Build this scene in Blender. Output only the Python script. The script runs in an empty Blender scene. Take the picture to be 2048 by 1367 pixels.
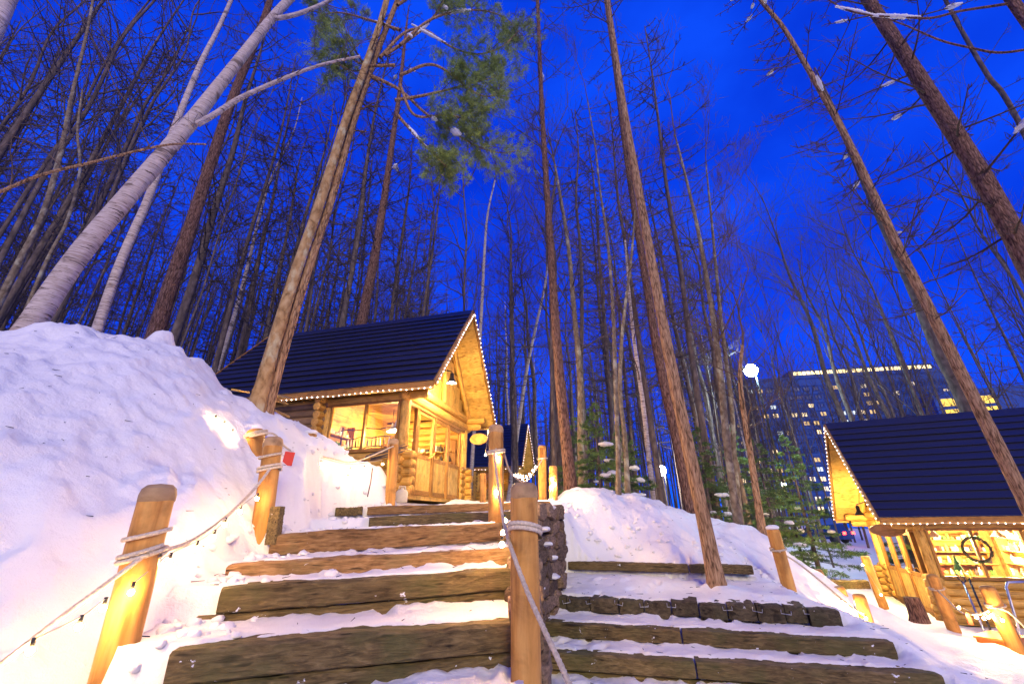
import bpy, math, random
import numpy as np
from mathutils import Vector, Matrix

# ------------------------------------------------------------------ camera, sky, sun, exposure
scene = bpy.context.scene
R = math.radians
FPX, PITCH, ROLL = 836.0, R(23.18), R(0.75)
_F = Vector((0, math.cos(PITCH), math.sin(PITCH)))
_U0 = Vector((0, -math.sin(PITCH), math.cos(PITCH)))
_R0 = Vector((1, 0, 0))
_RT = _R0 * math.cos(ROLL) - _U0 * math.sin(ROLL)
_UP = _R0 * math.sin(ROLL) + _U0 * math.cos(ROLL)
cam_data = bpy.data.cameras.new('camera')
cam_data.sensor_width = 36.0
cam_data.lens = FPX / 2048.0 * 36.0
cam_data.clip_start = 0.05
cam_data.clip_end = 3000.0
cam = bpy.data.objects.new('camera', cam_data)
scene.collection.objects.link(cam)
M = Matrix.Identity(4)
for i in range(3):
    M[i][0], M[i][1], M[i][2] = _RT[i], _UP[i], -_F[i]
cam.matrix_world = M
scene.camera = cam

SUN_EL, SUN_AZ = R(26), R(168)       # soft warm sun from behind the viewer, added in place of unseen lamps
world = bpy.data.worlds.new('World')
scene.world = world
world.use_nodes = True
wn, wl = world.node_tree.nodes, world.node_tree.links
wn.clear()
sky = wn.new('ShaderNodeTexSky')
sky.sky_type = 'NISHITA'
sky.sun_disc = False
sky.sun_elevation = SUN_EL
sky.sun_rotation = SUN_AZ
sky.altitude = 0
sky.air_density = 1.0
sky.dust_density = 0.0
sky.ozone_density = 5.0
tint = wn.new('ShaderNodeMix')
tint.data_type = 'RGBA'
tint.blend_type = 'MULTIPLY'
tint.inputs[0].default_value = 1.0
tint.inputs[7].default_value = (0.008, 0.155, 1.0, 1)      # blue hour
wl.new(sky.outputs[0], tint.inputs[6])
even = wn.new('ShaderNodeMix')            # the even blue of the hour after sunset over the sky model's gradient
even.data_type = 'RGBA'
even.inputs[0].default_value = 0.62
wl.new(tint.outputs[2], even.inputs[6])
wtc = wn.new('ShaderNodeTexCoord')
wmp = wn.new('ShaderNodeMapping'); wmp.inputs['Scale'].default_value = (1.0, 1.0, 1.6)
wno = wn.new('ShaderNodeTexNoise'); wno.inputs['Scale'].default_value = 3.0; wno.inputs['Detail'].default_value = 5; wno.inputs['Roughness'].default_value = 0.5
wl.new(wtc.outputs['Generated'], wmp.inputs[0]); wl.new(wmp.outputs[0], wno.inputs['Vector'])
wrp = wn.new('ShaderNodeValToRGB')         # thin veils of cloud
wrp.color_ramp.elements[0].position = 0.34; wrp.color_ramp.elements[0].color = (0.008, 0.12, 3.3, 1)
wrp.color_ramp.elements[1].position = 0.68; wrp.color_ramp.elements[1].color = (0.025, 0.44, 5.6, 1)
wl.new(wno.outputs[0], wrp.inputs[0])
wl.new(wrp.outputs[0], even.inputs[7])
bg = wn.new('ShaderNodeBackground')
bg.inputs[1].default_value = 0.14
wl.new(even.outputs[2], bg.inputs[0])
wo = wn.new('ShaderNodeOutputWorld')
wl.new(bg.outputs[0], wo.inputs[0])

sun_d = bpy.data.lights.new('sun', 'SUN')
sun_d.energy = 1.45
sun_d.angle = R(28)
sun_d.color = (1.0, 0.82, 0.42)
sun = bpy.data.objects.new('sun', sun_d)
scene.collection.objects.link(sun)
_sd = Vector((math.sin(SUN_AZ) * math.cos(SUN_EL), math.cos(SUN_AZ) * math.cos(SUN_EL), math.sin(SUN_EL)))
sun.rotation_euler = _sd.to_track_quat('Z', 'Y').to_euler()

vs = scene.view_settings
vs.view_transform = 'Standard'
vs.look = 'None'
vs.gamma = 1.0
vs.exposure = 0.74
vs.use_curve_mapping = False
scene.render.engine = 'CYCLES'
cy = scene.cycles
cy.use_denoising = True
cy.max_bounces = 5
cy.diffuse_bounces = 2
cy.glossy_bounces = 2
cy.transmission_bounces = 3
cy.transparent_max_bounces = 8
cy.sample_clamp_indirect = 3.0
cy.sample_clamp_direct = 0.0
cy.caustics_reflective = False
cy.caustics_refractive = False
cy.use_light_tree = True
cy.use_adaptive_sampling = True
cy.adaptive_threshold = 0.02

# ------------------------------------------------------------------ helpers
COL = scene.collection
def ray(u, v):
    d = _F + _RT * ((u - 1024) / FPX) + _UP * ((683 - v) / FPX)
    return d / d.y
def P(u, v, Y):
    """a point of the place seen at photo pixel (u, v), Y metres ahead"""
    return ray(u, v) * Y
rng = random.Random(7)
nrng = np.random.RandomState(5)

def _hash(ix, iy, seed):
    n = (ix.astype(np.int64) * 374761393 + iy.astype(np.int64) * 668265263 + seed * 982451653) & 0x7fffffff
    n = ((n ^ (n >> 13)) * 1274126177) & 0x7fffffff
    return ((n ^ (n >> 16)) & 0xffff) / 65535.0
def vnoise(x, y, seed=0):
    x = np.asarray(x, float); y = np.asarray(y, float)
    ix = np.floor(x); iy = np.floor(y)
    fx = x - ix; fy = y - iy
    fx = fx * fx * fx * (fx * (fx * 6 - 15) + 10); fy = fy * fy * fy * (fy * (fy * 6 - 15) + 10)
    a = _hash(ix, iy, seed); b = _hash(ix + 1, iy, seed); c = _hash(ix, iy + 1, seed); d = _hash(ix + 1, iy + 1, seed)
    return (a * (1 - fx) + b * fx) * (1 - fy) + (c * (1 - fx) + d * fx) * fy - 0.5
def fbm(x, y, seed=0, octv=4):
    t = 0; a = 1.0
    for o in range(octv):
        t = t + a * vnoise(x * 2 ** o, y * 2 ** o, seed + o * 17); a *= 0.5
    return t
def sstep(a, b, x):
    t = np.clip((x - a) / (b - a), 0, 1)
    return t * t * (3 - 2 * t)

def tag(o, label=None, cat=None, group=None, kind=None):
    if label: o['label'] = label
    if cat: o['category'] = cat
    if group: o['group'] = group
    if kind: o['kind'] = kind
    return o
def empty(name, loc=(0, 0, 0), rz=0.0):
    o = bpy.data.objects.new(name, None)
    o.empty_display_size = 0.2
    o.location = loc
    o.rotation_euler = (0, 0, rz)
    COL.objects.link(o)
    return o

class MB:
    """collects geometry, then builds one mesh"""
    def __init__(self):
        self.v = []; self.f = []; self.m = []; self.n = 0
    def add(self, vs_, fs_, mi=0):
        b = self.n
        self.v.extend([tuple(p) for p in vs_]); self.n += len(vs_)
        for f in fs_:
            self.f.append([b + i for i in f]); self.m.append(mi)
    def box(self, c, s, mat=None, mi=0):
        hx, hy, hz = s[0] / 2, s[1] / 2, s[2] / 2
        pts = [Vector((x, y, z)) for x in (-hx, hx) for y in (-hy, hy) for z in (-hz, hz)]
        if mat is not None: pts = [mat @ p for p in pts]
        pts = [p + Vector(c) for p in pts]
        self.add(pts, [(0, 1, 3, 2), (4, 6, 7, 5), (0, 4, 5, 1), (2, 3, 7, 6), (0, 2, 6, 4), (1, 5, 7, 3)], mi)
    def tube(self, pts, rad, n=8, cap=True, mi=0, capmi=None, ph=0.0):
        pts = [Vector(p) for p in pts]
        if not hasattr(rad, '__len__'): rad = [rad] * len(pts)
        b = self.n
        ref = None
        for i, p in enumerate(pts):
            d = (pts[min(i + 1, len(pts) - 1)] - pts[max(i - 1, 0)])
            if d.length < 1e-9: d = Vector((0, 0, 1))
            d.normalize()
            if ref is None:
                ref = Vector((1, 0, 0)) if abs(d.x) < 0.8 else Vector((0, 1, 0))
            a = (ref - d * ref.dot(d)).normalized(); c = d.cross(a); ref = a
            r = rad[i]
            for k in range(n):
                t = 2 * math.pi * k / n + ph
                q = p + a * (r * math.cos(t)) + c * (r * math.sin(t))
                self.v.append((q.x, q.y, q.z))
        self.n += n * len(pts)
        for i in range(len(pts) - 1):
            for k in range(n):
                k2 = (k + 1) % n
                self.f.append([b + i * n + k, b + i * n + k2, b + (i + 1) * n + k2, b + (i + 1) * n + k]); self.m.append(mi)
        if cap:
            cm = mi if capmi is None else capmi
            self.f.append([b + k for k in range(n)][::-1]); self.m.append(cm)
            e = b + (len(pts) - 1) * n
            self.f.append([e + k for k in range(n)]); self.m.append(cm)
    def mesh(self, name, mats, smooth=True):
        me = bpy.data.meshes.new(name)
        me.from_pydata(self.v, [], self.f)
        if not isinstance(mats, (list, tuple)): mats = [mats]
        for m in mats: me.materials.append(m)
        if len(mats) > 1: me.polygons.foreach_set('material_index', self.m)
        me.polygons.foreach_set('use_smooth', [smooth] * len(self.f))
        me.update()
        return me
    def build(self, name, mats, parent=None, smooth=True, auto=None):
        me = self.mesh(name, mats, smooth)
        return link(name, me, parent)
def link(name, me, parent=None, loc=None, rot=None, scale=None, matrix=None):
    o = bpy.data.objects.new(name, me)
    if parent is not None: o.parent = parent
    if matrix is not None: o.matrix_local = matrix
    if loc is not None: o.location = loc
    if rot is not None: o.rotation_euler = rot
    if scale is not None: o.scale = scale
    COL.objects.link(o)
    return o
def piece(name, me, parent, a, b, w, h, up=(0, 0, 1)):
    """a unit piece (along local X, 0..1) laid from a to b, w wide and h high"""
    a = Vector(a); b = Vector(b)
    x = b - a; L = x.length; x.normalize()
    u = Vector(up); y = u.cross(x)
    if y.length < 1e-5: y = Vector((0, 1, 0)).cross(x)
    y.normalize(); z = x.cross(y)
    m = Matrix(((x.x * L, y.x * w, z.x * h, a.x), (x.y * L, y.y * w, z.y * h, a.y), (x.z * L, y.z * w, z.z * h, a.z), (0, 0, 0, 1)))
    o = bpy.data.objects.new(name, me)
    if parent is not None: o.parent = parent
    o.matrix_local = m
    COL.objects.link(o)
    return o
def set_smooth_angle(me, ang=0.7):
    try: me.set_sharp_from_angle(angle=ang)
    except Exception: pass

# ------------------------------------------------------------------ materials
def newmat(name):
    m = bpy.data.materials.new(name); m.use_nodes = True
    nt = m.node_tree; nt.nodes.clear()
    out = nt.nodes.new('ShaderNodeOutputMaterial')
    b = nt.nodes.new('ShaderNodeBsdfPrincipled')
    nt.links.new(b.outputs[0], out.inputs[0])
    return m, nt, b, out
def node(nt, t, **k):
    n = nt.nodes.new(t)
    for a, v in k.items(): setattr(n, a, v)
    return n
def ramp(nt, stops, fac=None, interp='LINEAR'):
    r = nt.nodes.new('ShaderNodeValToRGB'); e = r.color_ramp
    e.interpolation = interp
    while len(e.elements) < len(stops): e.elements.new(0.5)
    for el, (p, c) in zip(e.elements, stops):
        el.position = p; el.color = (c[0], c[1], c[2], 1)
    if fac is not None: nt.links.new(fac, r.inputs[0])
    return r
def coords(nt, scale, rand=True, kind='Object'):
    tc = nt.nodes.new('ShaderNodeTexCoord')
    mp = nt.nodes.new('ShaderNodeMapping')
    mp.inputs['Scale'].default_value = scale
    nt.links.new(tc.outputs[kind], mp.inputs[0])
    if rand:
        oi = nt.nodes.new('ShaderNodeObjectInfo')
        ml = nt.nodes.new('ShaderNodeMath'); ml.operation = 'MULTIPLY'; ml.inputs[1].default_value = 37.0
        nt.links.new(oi.outputs['Random'], ml.inputs[0])
        cb = nt.nodes.new('ShaderNodeCombineXYZ')
        for i in range(3): nt.links.new(ml.outputs[0], cb.inputs[i])
        nt.links.new(cb.outputs[0], mp.inputs['Location'])
    return mp.outputs[0]
def noise(nt, vec, scale=1.0, detail=4, rough=0.55, dist=0.0):
    n = nt.nodes.new('ShaderNodeTexNoise')
    n.inputs['Scale'].default_value = scale; n.inputs['Detail'].default_value = detail
    n.inputs['Roughness'].default_value = rough; n.inputs['Distortion'].default_value = dist
    if vec is not None: nt.links.new(vec, n.inputs['Vector'])
    return n.outputs[0]
def mixc(nt, fac, a, b, mode='MIX'):
    m = nt.nodes.new('ShaderNodeMix'); m.data_type = 'RGBA'; m.blend_type = mode
    for s, v in ((0, fac), (6, a), (7, b)):
        if hasattr(v, 'is_linked'): nt.links.new(v, m.inputs[s])
        elif s == 0: m.inputs[0].default_value = v
        else: m.inputs[s].default_value = (v[0], v[1], v[2], 1)
    return m.outputs[2]
def bump(nt, b, h, strength=0.4, dist=0.01):
    n = nt.nodes.new('ShaderNodeBump')
    n.inputs['Strength'].default_value = strength; n.inputs['Distance'].default_value = dist
    nt.links.new(h, n.inputs['Height']); nt.links.new(n.outputs[0], b.inputs['Normal'])
    return n

def wood(name, dark, mid, light, scale, rough=0.6, bs=0.35, bd=0.006, knots=True, snow=0.0, moss=None):
    m, nt, b, out = newmat(name)
    vec = coords(nt, scale)
    g = noise(nt, vec, 1.0, 6, 0.62, 0.6)
    c = ramp(nt, [(0.28, dark), (0.5, mid), (0.72, light)], g).outputs[0]
    oi = node(nt, 'ShaderNodeObjectInfo')
    hv = node(nt, 'ShaderNodeHueSaturation')
    mr = node(nt, 'ShaderNodeMapRange'); mr.inputs[3].default_value = 0.8; mr.inputs[4].default_value = 1.16
    nt.links.new(oi.outputs['Random'], mr.inputs[0]); nt.links.new(mr.outputs[0], hv.inputs['Value'])
    nt.links.new(c, hv.inputs['Color']); c = hv.outputs[0]
    if knots:
        v2 = coords(nt, tuple(s * 0.22 for s in scale))
        k = noise(nt, v2, 2.2, 2, 0.4, 0.5)
        kf = ramp(nt, [(0.63, (0, 0, 0)), (0.72, (0.9, 0.9, 0.9))], k).outputs[0]
        c = mixc(nt, kf, c, [x * 0.55 for x in dark])
        v6 = coords(nt, tuple(max(1.0, q_ * 0.36) for q_ in scale))
        kv = node(nt, 'ShaderNodeTexVoronoi'); kv.inputs['Scale'].default_value = 1.0
        nt.links.new(v6, kv.inputs['Vector'])
        kr = ramp(nt, [(0.07, (1, 1, 1)), (0.12, (0.35, 0.35, 0.35)), (0.20, (0, 0, 0))], kv.outputs['Distance']).outputs[0]
        c = mixc(nt, kr, c, [x * 0.5 for x in dark])
    geo0 = node(nt, 'ShaderNodeNewGeometry')
    stn = noise(nt, geo0.outputs['Position'], 3.7, 5, 0.65, 0.5)
    stf = ramp(nt, [(0.30, (0.62, 0.60, 0.60)), (0.52, (1, 1, 1)), (0.75, (1.1, 1.08, 1.05))], stn).outputs[0]
    c = mixc(nt, 1.0, c, stf, 'MULTIPLY')
    if moss:
        mn = noise(nt, geo0.outputs['Position'], 2.1, 4, 0.6)
        mf = ramp(nt, [(0.50, (0, 0, 0)), (0.66, (0.6, 0.6, 0.6))], mn).outputs[0]
        c = mixc(nt, mf, c, moss)
    if snow > 0:
        geo = node(nt, 'ShaderNodeNewGeometry')
        sn = noise(nt, geo.outputs['Position'], 9.0, 5, 0.65, 0.6)
        sf = ramp(nt, [(snow, (0, 0, 0)), (snow + 0.02, (1, 1, 1))], sn).outputs[0]
        c = mixc(nt, sf, c, (0.86, 0.87, 0.9))
    nt.links.new(c, b.inputs['Base Color'])
    b.inputs['Roughness'].default_value = rough
    b.inputs['Specular IOR Level'].default_value = 0.25
    bump(nt, b, g, bs, bd)
    return m

def plain(name, col, rough=0.6, metal=0.0, var=0.25, sc=9.0, spec=0.3, bs=0.15):
    m, nt, b, out = newmat(name)
    vec = coords(nt, (1, 1, 1))
    n = noise(nt, vec, sc, 4, 0.6)
    c = ramp(nt, [(0.3, [x * (1 - var) for x in col]), (0.7, [min(1, x * (1 + var)) for x in col])], n).outputs[0]
    oi = node(nt, 'ShaderNodeObjectInfo'); hv = node(nt, 'ShaderNodeHueSaturation')
    mr = node(nt, 'ShaderNodeMapRange'); mr.inputs[3].default_value = 1 - var * .6; mr.inputs[4].default_value = 1 + var * .6
    nt.links.new(oi.outputs['Random'], mr.inputs[0]); nt.links.new(mr.outputs[0], hv.inputs['Value']); nt.links.new(c, hv.inputs['Color'])
    c = hv.outputs[0]
    nt.links.new(c, b.inputs['Base Color'])
    b.inputs['Roughness'].default_value = rough; b.inputs['Metallic'].default_value = metal
    b.inputs['Specular IOR Level'].default_value = spec
    bump(nt, b, n, bs, 0.004)
    return m
def emit(name, col, strength):
    m = bpy.data.materials.new(name); m.use_nodes = True
    nt = m.node_tree; nt.nodes.clear()
    out = nt.nodes.new('ShaderNodeOutputMaterial'); e = nt.nodes.new('ShaderNodeEmission')
    e.inputs[0].default_value = (col[0], col[1], col[2], 1); e.inputs[1].default_value = strength
    nt.links.new(e.outputs[0], out.inputs[0])
    return m

def snow_mat(name='snow'):
    m, nt, b, out = newmat(name)
    geo = node(nt, 'ShaderNodeNewGeometry')
    pos = geo.outputs['Position']
    n1 = noise(nt, pos, 1.3, 4, 0.55)
    n2 = noise(nt, pos, 16.0, 6, 0.62)
    n3 = noise(nt, pos, 130.0, 2, 0.6)
    c = ramp(nt, [(0.3, (0.81, 0.79, 0.74)), (0.7, (0.89, 0.88, 0.83))], n1).outputs[0]
    # bits of needle, bark and grit lying on the snow
    dn = noise(nt, pos, 34.0, 3, 0.7, 1.0)
    df = ramp(nt, [(0.735, (0, 0, 0)), (0.77, (1, 1, 1))], dn).outputs[0]
    c = mixc(nt, df, c, (0.36, 0.32, 0.28))
    nt.links.new(c, b.inputs['Base Color'])
    b.inputs['Roughness'].default_value = 0.55
    b.inputs['Specular IOR Level'].default_value = 0.25
    ad = node(nt, 'ShaderNodeMath', operation='MULTIPLY_ADD'); ad.inputs[1].default_value = 0.22
    nt.links.new(n3, ad.inputs[0]); nt.links.new(n2, ad.inputs[2])
    bump(nt, b, ad.outputs[0], 0.55, 0.04)
    return m
def bark(name, stops, scale, bs=0.8, bd=0.03, lich=None, horiz=None, rough=0.85):
    m, nt, b, out = newmat(name)
    vec = coords(nt, scale)
    vo = node(nt, 'ShaderNodeTexVoronoi', feature='DISTANCE_TO_EDGE'); vo.inputs['Scale'].default_value = 1.0
    n = noise(nt, vec, 1.0, 6, 0.65, 0.8)
    nt.links.new(vec, vo.inputs['Vector'])
    ml = node(nt, 'ShaderNodeMath', operation='MULTIPLY_ADD'); ml.inputs[1].default_value = 0.7
    nt.links.new(vo.outputs[0], ml.inputs[0]); nt.links.new(n, ml.inputs[2])
    h = ml.outputs[0]
    c = ramp(nt, stops, h).outputs[0]
    if lich:
        v2 = coords(nt, (1, 1, 0.6))
        ln = noise(nt, v2, 5.0, 5, 0.6)
        lf = ramp(nt, [(0.53, (0, 0, 0)), (0.66, (1, 1, 1))], ln).outputs[0]
        c = mixc(nt, lf, c, lich)
    if horiz:
        v5 = coords(nt, (3, 3, 75))
        fn = noise(nt, v5, 1.0, 3, 0.7, 0.4)
        ff = ramp(nt, [(0.46, (0, 0, 0)), (0.60, (0.75, 0.75, 0.75))], fn).outputs[0]
        c = mixc(nt, ff, c, [0.30, 0.22, 0.17])
        v3 = coords(nt, (3.2, 3.2, 30))
        hn = noise(nt, v3, 1.0, 4, 0.7, 0.3)
        hf = ramp(nt, [(0.585, (0, 0, 0)), (0.63, (1, 1, 1))], hn).outputs[0]
        c = mixc(nt, hf, c, horiz)
        v4 = coords(nt, (1.6, 1.6, 4.2))
        pn = noise(nt, v4, 1.0, 4, 0.65, 0.4)
        pf = ramp(nt, [(0.58, (0, 0, 0)), (0.66, (0.85, 0.85, 0.85))], pn).outputs[0]
        c = mixc(nt, pf, c, [x * 1.2 for x in horiz])
    nt.links.new(c, b.inputs['Base Color'])
    b.inputs['Roughness'].default_value = rough; b.inputs['Specular IOR Level'].default_value = 0.15
    bump(nt, b, h, bs, bd)
    return m

MAT = {}
MAT['snow'] = snow_mat()
MAT['post'] = wood('post_wood', (0.36, 0.15, 0.028), (0.58, 0.28, 0.06), (0.68, 0.38, 0.10), (13, 13, 1.3), 0.55)
MAT['log'] = wood('log_wood', (0.44, 0.21, 0.035), (0.65, 0.36, 0.075), (0.74, 0.45, 0.115), (7, 7, 7), 0.5)
MAT['log_end'] = wood('log_end_wood', (0.48, 0.22, 0.04), (0.64, 0.33, 0.07), (0.70, 0.40, 0.10), (9, 9, 9), 0.6)
MAT['old_log'] = wood('weathered_log_wood', (0.16, 0.09, 0.045), (0.27, 0.16, 0.08), (0.36, 0.22, 0.11), (2.2, 9, 9), 0.6)
MAT['plank'] = wood('plank_wood', (0.48, 0.25, 0.045), (0.67, 0.40, 0.09), (0.75, 0.47, 0.13), (6, 5, 2), 0.5)
MAT['frame'] = wood('frame_wood', (0.25, 0.115, 0.025), (0.38, 0.18, 0.04), (0.46, 0.24, 0.06), (6, 6, 4), 0.5)
MAT['sleeper'] = wood('sleeper_wood', (0.061, 0.041, 0.016), (0.159, 0.112, 0.044), (0.281, 0.201, 0.085), (16, 5, 7), 0.8, 1.0, 0.02, True, 0.68, (0.10, 0.10, 0.03))
MAT['sleeper_brown'] = wood('sleeper_brown_wood', (0.098, 0.051, 0.017), (0.293, 0.165, 0.061), (0.464, 0.287, 0.122), (16, 5, 8), 0.8, 1.0, 0.02, True, 0.69, (0.20, 0.15, 0.06))
MAT['block'] = wood('block_wood', (0.035, 0.026, 0.015), (0.085, 0.066, 0.036), (0.15, 0.118, 0.066), (5, 5, 5), 0.85, 0.9, 0.02, True, 0.70, (0.07, 0.07, 0.03))
MAT['stone'] = plain('stone', (0.17, 0.115, 0.07), 0.85, 0, 0.7, 7.0, 0.2, 0.8)
MAT['rope'] = plain('rope_fibre', (0.62, 0.52, 0.36), 0.85, 0, 0.25, 60.0, 0.1, 0.5)
MAT['wire'] = plain('wire', (0.03, 0.03, 0.028), 0.5)
MAT['wire_pale'] = plain('pale_wire', (0.5, 0.44, 0.33), 0.5)
MAT['roof'] = None
MAT['black'] = plain('black_metal', (0.03, 0.03, 0.033), 0.4, 0.0, 0.2)
MAT['white'] = plain('white_enamel', (0.75, 0.73, 0.68), 0.35, 0, 0.06)
MAT['steel'] = plain('steel', (0.55, 0.55, 0.56), 0.35, 0.9, 0.1)
MAT['yellow'] = plain('yellow_plastic', (0.75, 0.62, 0.05), 0.4, 0, 0.1)
MAT['red'] = plain('red_card', (0.62, 0.06, 0.035), 0.5, 0, 0.1)
MAT['orange'] = plain('orange_plastic', (0.75, 0.24, 0.04), 0.45, 0, 0.12)
MAT['needle'] = plain('pine_needles', (0.30, 0.40, 0.085), 0.6, 0, 0.5, 5.0)
MAT['fir'] = plain('fir_needles', (0.11, 0.19, 0.045), 0.6, 0, 0.45, 4.0)
MAT['cone'] = plain('green_card', (0.10, 0.32, 0.06), 0.6)
MAT['cream'] = plain('cream_plastic', (0.72, 0.62, 0.42), 0.5, 0, 0.1)
MAT['birch'] = bark('birch_bark', [(0.25, (0.30, 0.24, 0.20)), (0.45, (0.52, 0.44, 0.38)), (0.8, (0.66, 0.57, 0.51))], (4, 4, 12), 0.35, 0.012, None, (0.10, 0.07, 0.055))
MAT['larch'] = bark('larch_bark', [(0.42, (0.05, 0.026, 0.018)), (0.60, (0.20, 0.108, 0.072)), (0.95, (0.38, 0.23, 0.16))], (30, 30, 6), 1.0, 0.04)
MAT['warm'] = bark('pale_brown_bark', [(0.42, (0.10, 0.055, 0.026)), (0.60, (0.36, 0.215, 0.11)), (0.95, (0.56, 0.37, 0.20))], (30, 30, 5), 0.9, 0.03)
MAT['mossy_lit'] = bark('mossy_lit_bark', [(0.30, (0.16, 0.09, 0.035)), (0.6, (0.40, 0.25, 0.10)), (0.95, (0.54, 0.38, 0.18))], (9, 9, 5), 0.7, 0.02, (0.52, 0.46, 0.26))  # lichened bark with orange lamplight put into its base tones
MAT['grey'] = bark('grey_bark', [(0.30, (0.075, 0.055, 0.036)), (0.6, (0.20, 0.155, 0.10)), (0.95, (0.30, 0.25, 0.17))], (9, 9, 6), 0.6, 0.02, (0.40, 0.38, 0.26))
MAT['dark'] = bark('dark_bark', [(0.30, (0.05, 0.04, 0.038)), (0.6, (0.12, 0.092, 0.08)), (0.95, (0.21, 0.165, 0.14))], (7, 7, 3), 0.6, 0.02)
MAT['twig'] = plain('twig_bark', (0.10, 0.062, 0.04), 0.8, 0, 0.4, 3.0)
MAT['twig_dark'] = plain('dark_twig_bark', (0.085, 0.066, 0.066), 0.85, 0, 0.4, 3.0)
MAT['bulb'] = emit('warm_bulb', (1.0, 0.57, 0.22), 800)
MAT['bulb_dim'] = emit('warm_bulb_dim', (1.0, 0.58, 0.23), 290)
MAT['led'] = emit('led_white', (1.0, 0.76, 0.74), 14)
MAT['lamp_cool'] = emit('cool_lamp', (0.55, 0.85, 1.0), 350)
MAT['lamp_white'] = emit('white_lamp', (1.0, 0.95, 0.8), 350)
MAT['lamp_red'] = emit('red_lamp', (1.0, 0.03, 0.02), 12)
MAT['lit_window'] = emit('lit_window', (1.0, 0.74, 0.42), 1.2)
MAT['lit_band'] = emit('lit_band', (1.0, 0.70, 0.30), 2.6)
MAT['lit_yellow'] = emit('lit_yellow', (1.0, 0.62, 0.12), 1.2)

def roof_mat():
    m, nt, b, out = newmat('roof_metal')
    vec = coords(nt, (0.5, 3, 3))
    n = noise(nt, vec, 2.0, 4, 0.6)
    c = ramp(nt, [(0.3, (0.010, 0.010, 0.018)), (0.7, (0.020, 0.020, 0.032))], n).outputs[0]
    nt.links.new(c, b.inputs['Base Color'])
    b.inputs['Roughness'].default_value = 0.34
    b.inputs['Specular IOR Level'].default_value = 0.8
    bump(nt, b, n, 0.1, 0.004)
    return m
MAT['roof'] = roof_mat()
def glass_mat():
    m = bpy.data.materials.new('window_glass'); m.use_nodes = True
    nt = m.node_tree; nt.nodes.clear()
    out = nt.nodes.new('ShaderNodeOutputMaterial')
    t = nt.nodes.new('ShaderNodeBsdfTransparent'); g = nt.nodes.new('ShaderNodeBsdfGlossy')
    t.inputs[0].default_value = (0.94, 0.95, 0.93, 1)
    g.inputs['Roughness'].default_value = 0.02
    fr = nt.nodes.new('ShaderNodeFresnel'); fr.inputs[0].default_value = 1.5
    mx = nt.nodes.new('ShaderNodeMixShader')
    nt.links.new(fr.outputs[0], mx.inputs[0]); nt.links.new(t.outputs[0], mx.inputs[1]); nt.links.new(g.outputs[0], mx.inputs[2])
    nt.links.new(mx.outputs[0], out.inputs[0])
    return m
MAT['glass'] = glass_mat()

# ------------------------------------------------------------------ unit pieces (along X, 0..1)
def log_unit(n=12, seed=0, bev=0.03):
    mb = MB(); r_ = random.Random(seed)
    xs = [0.0, 0.012, 0.2, 0.4, 0.6, 0.8, 0.988, 1.0]
    pts = []; rad = []
    for x in xs:
        e = 0.88 if x in (0.0, 1.0) else 1.0
        pts.append((x, r_.uniform(-.012, .012), r_.uniform(-.012, .012))); rad.append(0.5 * e * r_.uniform(.97, 1.03))
    b = 0
    vs_ = []; fs_ = []
    for (p, r0) in zip(pts, rad):
        for k in range(n):
            t = 2 * math.pi * k / n
            vs_.append((p[0], p[1] + r0 * math.cos(t), p[2] + r0 * math.sin(t)))
    mb.add(vs_, [[i * n + k, i * n + (k + 1) % n, (i + 1) * n + (k + 1) % n, (i + 1) * n + k][::-1] for i in range(len(xs) - 1) for k in range(n)], 0)
    mb.f.append(list(range(n))); mb.m.append(1)
    e = (len(xs) - 1) * n
    mb.f.append([e + k for k in range(n)][::-1]); mb.m.append(1)
    return mb
def fixn(me):
    import bmesh
    bm = bmesh.new(); bm.from_mesh(me); bmesh.ops.recalc_face_normals(bm, faces=bm.faces); bm.to_mesh(me); bm.free()
    return me
LOGS = [fixn(log_unit(12, s).mesh('log', [MAT['log'], MAT['log_end']])) for s in range(3)]
OLDLOGS = [fixn(log_unit(12, s + 9).mesh('weathered_log', [MAT['old_log'], MAT['log_end']])) for s in range(2)]
for me in LOGS + OLDLOGS: set_smooth_angle(me)
def plank_mesh(name, mat, ch=0.12):
    mb = MB()
    c = ch
    prof = [(-.5 + c * .5, -.5), (.5 - c * .5, -.5), (.5, -.5 + c), (.5, .5 - c), (.5 - c * .5, .5), (-.5 + c * .5, .5), (-.5, .5 - c), (-.5, -.5 + c)]
    n = len(prof)
    mb.add([(0, a, b) for a, b in prof] + [(1, a, b) for a, b in prof],
           [[k, (k + 1) % n, n + (k + 1) % n, n + k] for k in range(n)] + [list(range(n))[::-1], [n + k for k in range(n)]])
    return fixn(mb.mesh(name, mat, False))
PLANK = plank_mesh('plank', MAT['plank'])
FRAME = plank_mesh('frame_bar', MAT['frame'], 0.08)
RIBBON = plank_mesh('roof_panel', MAT['roof'], 0.05)
DARKBAR = plank_mesh('dark_bar', MAT['black'], 0.1)
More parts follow.
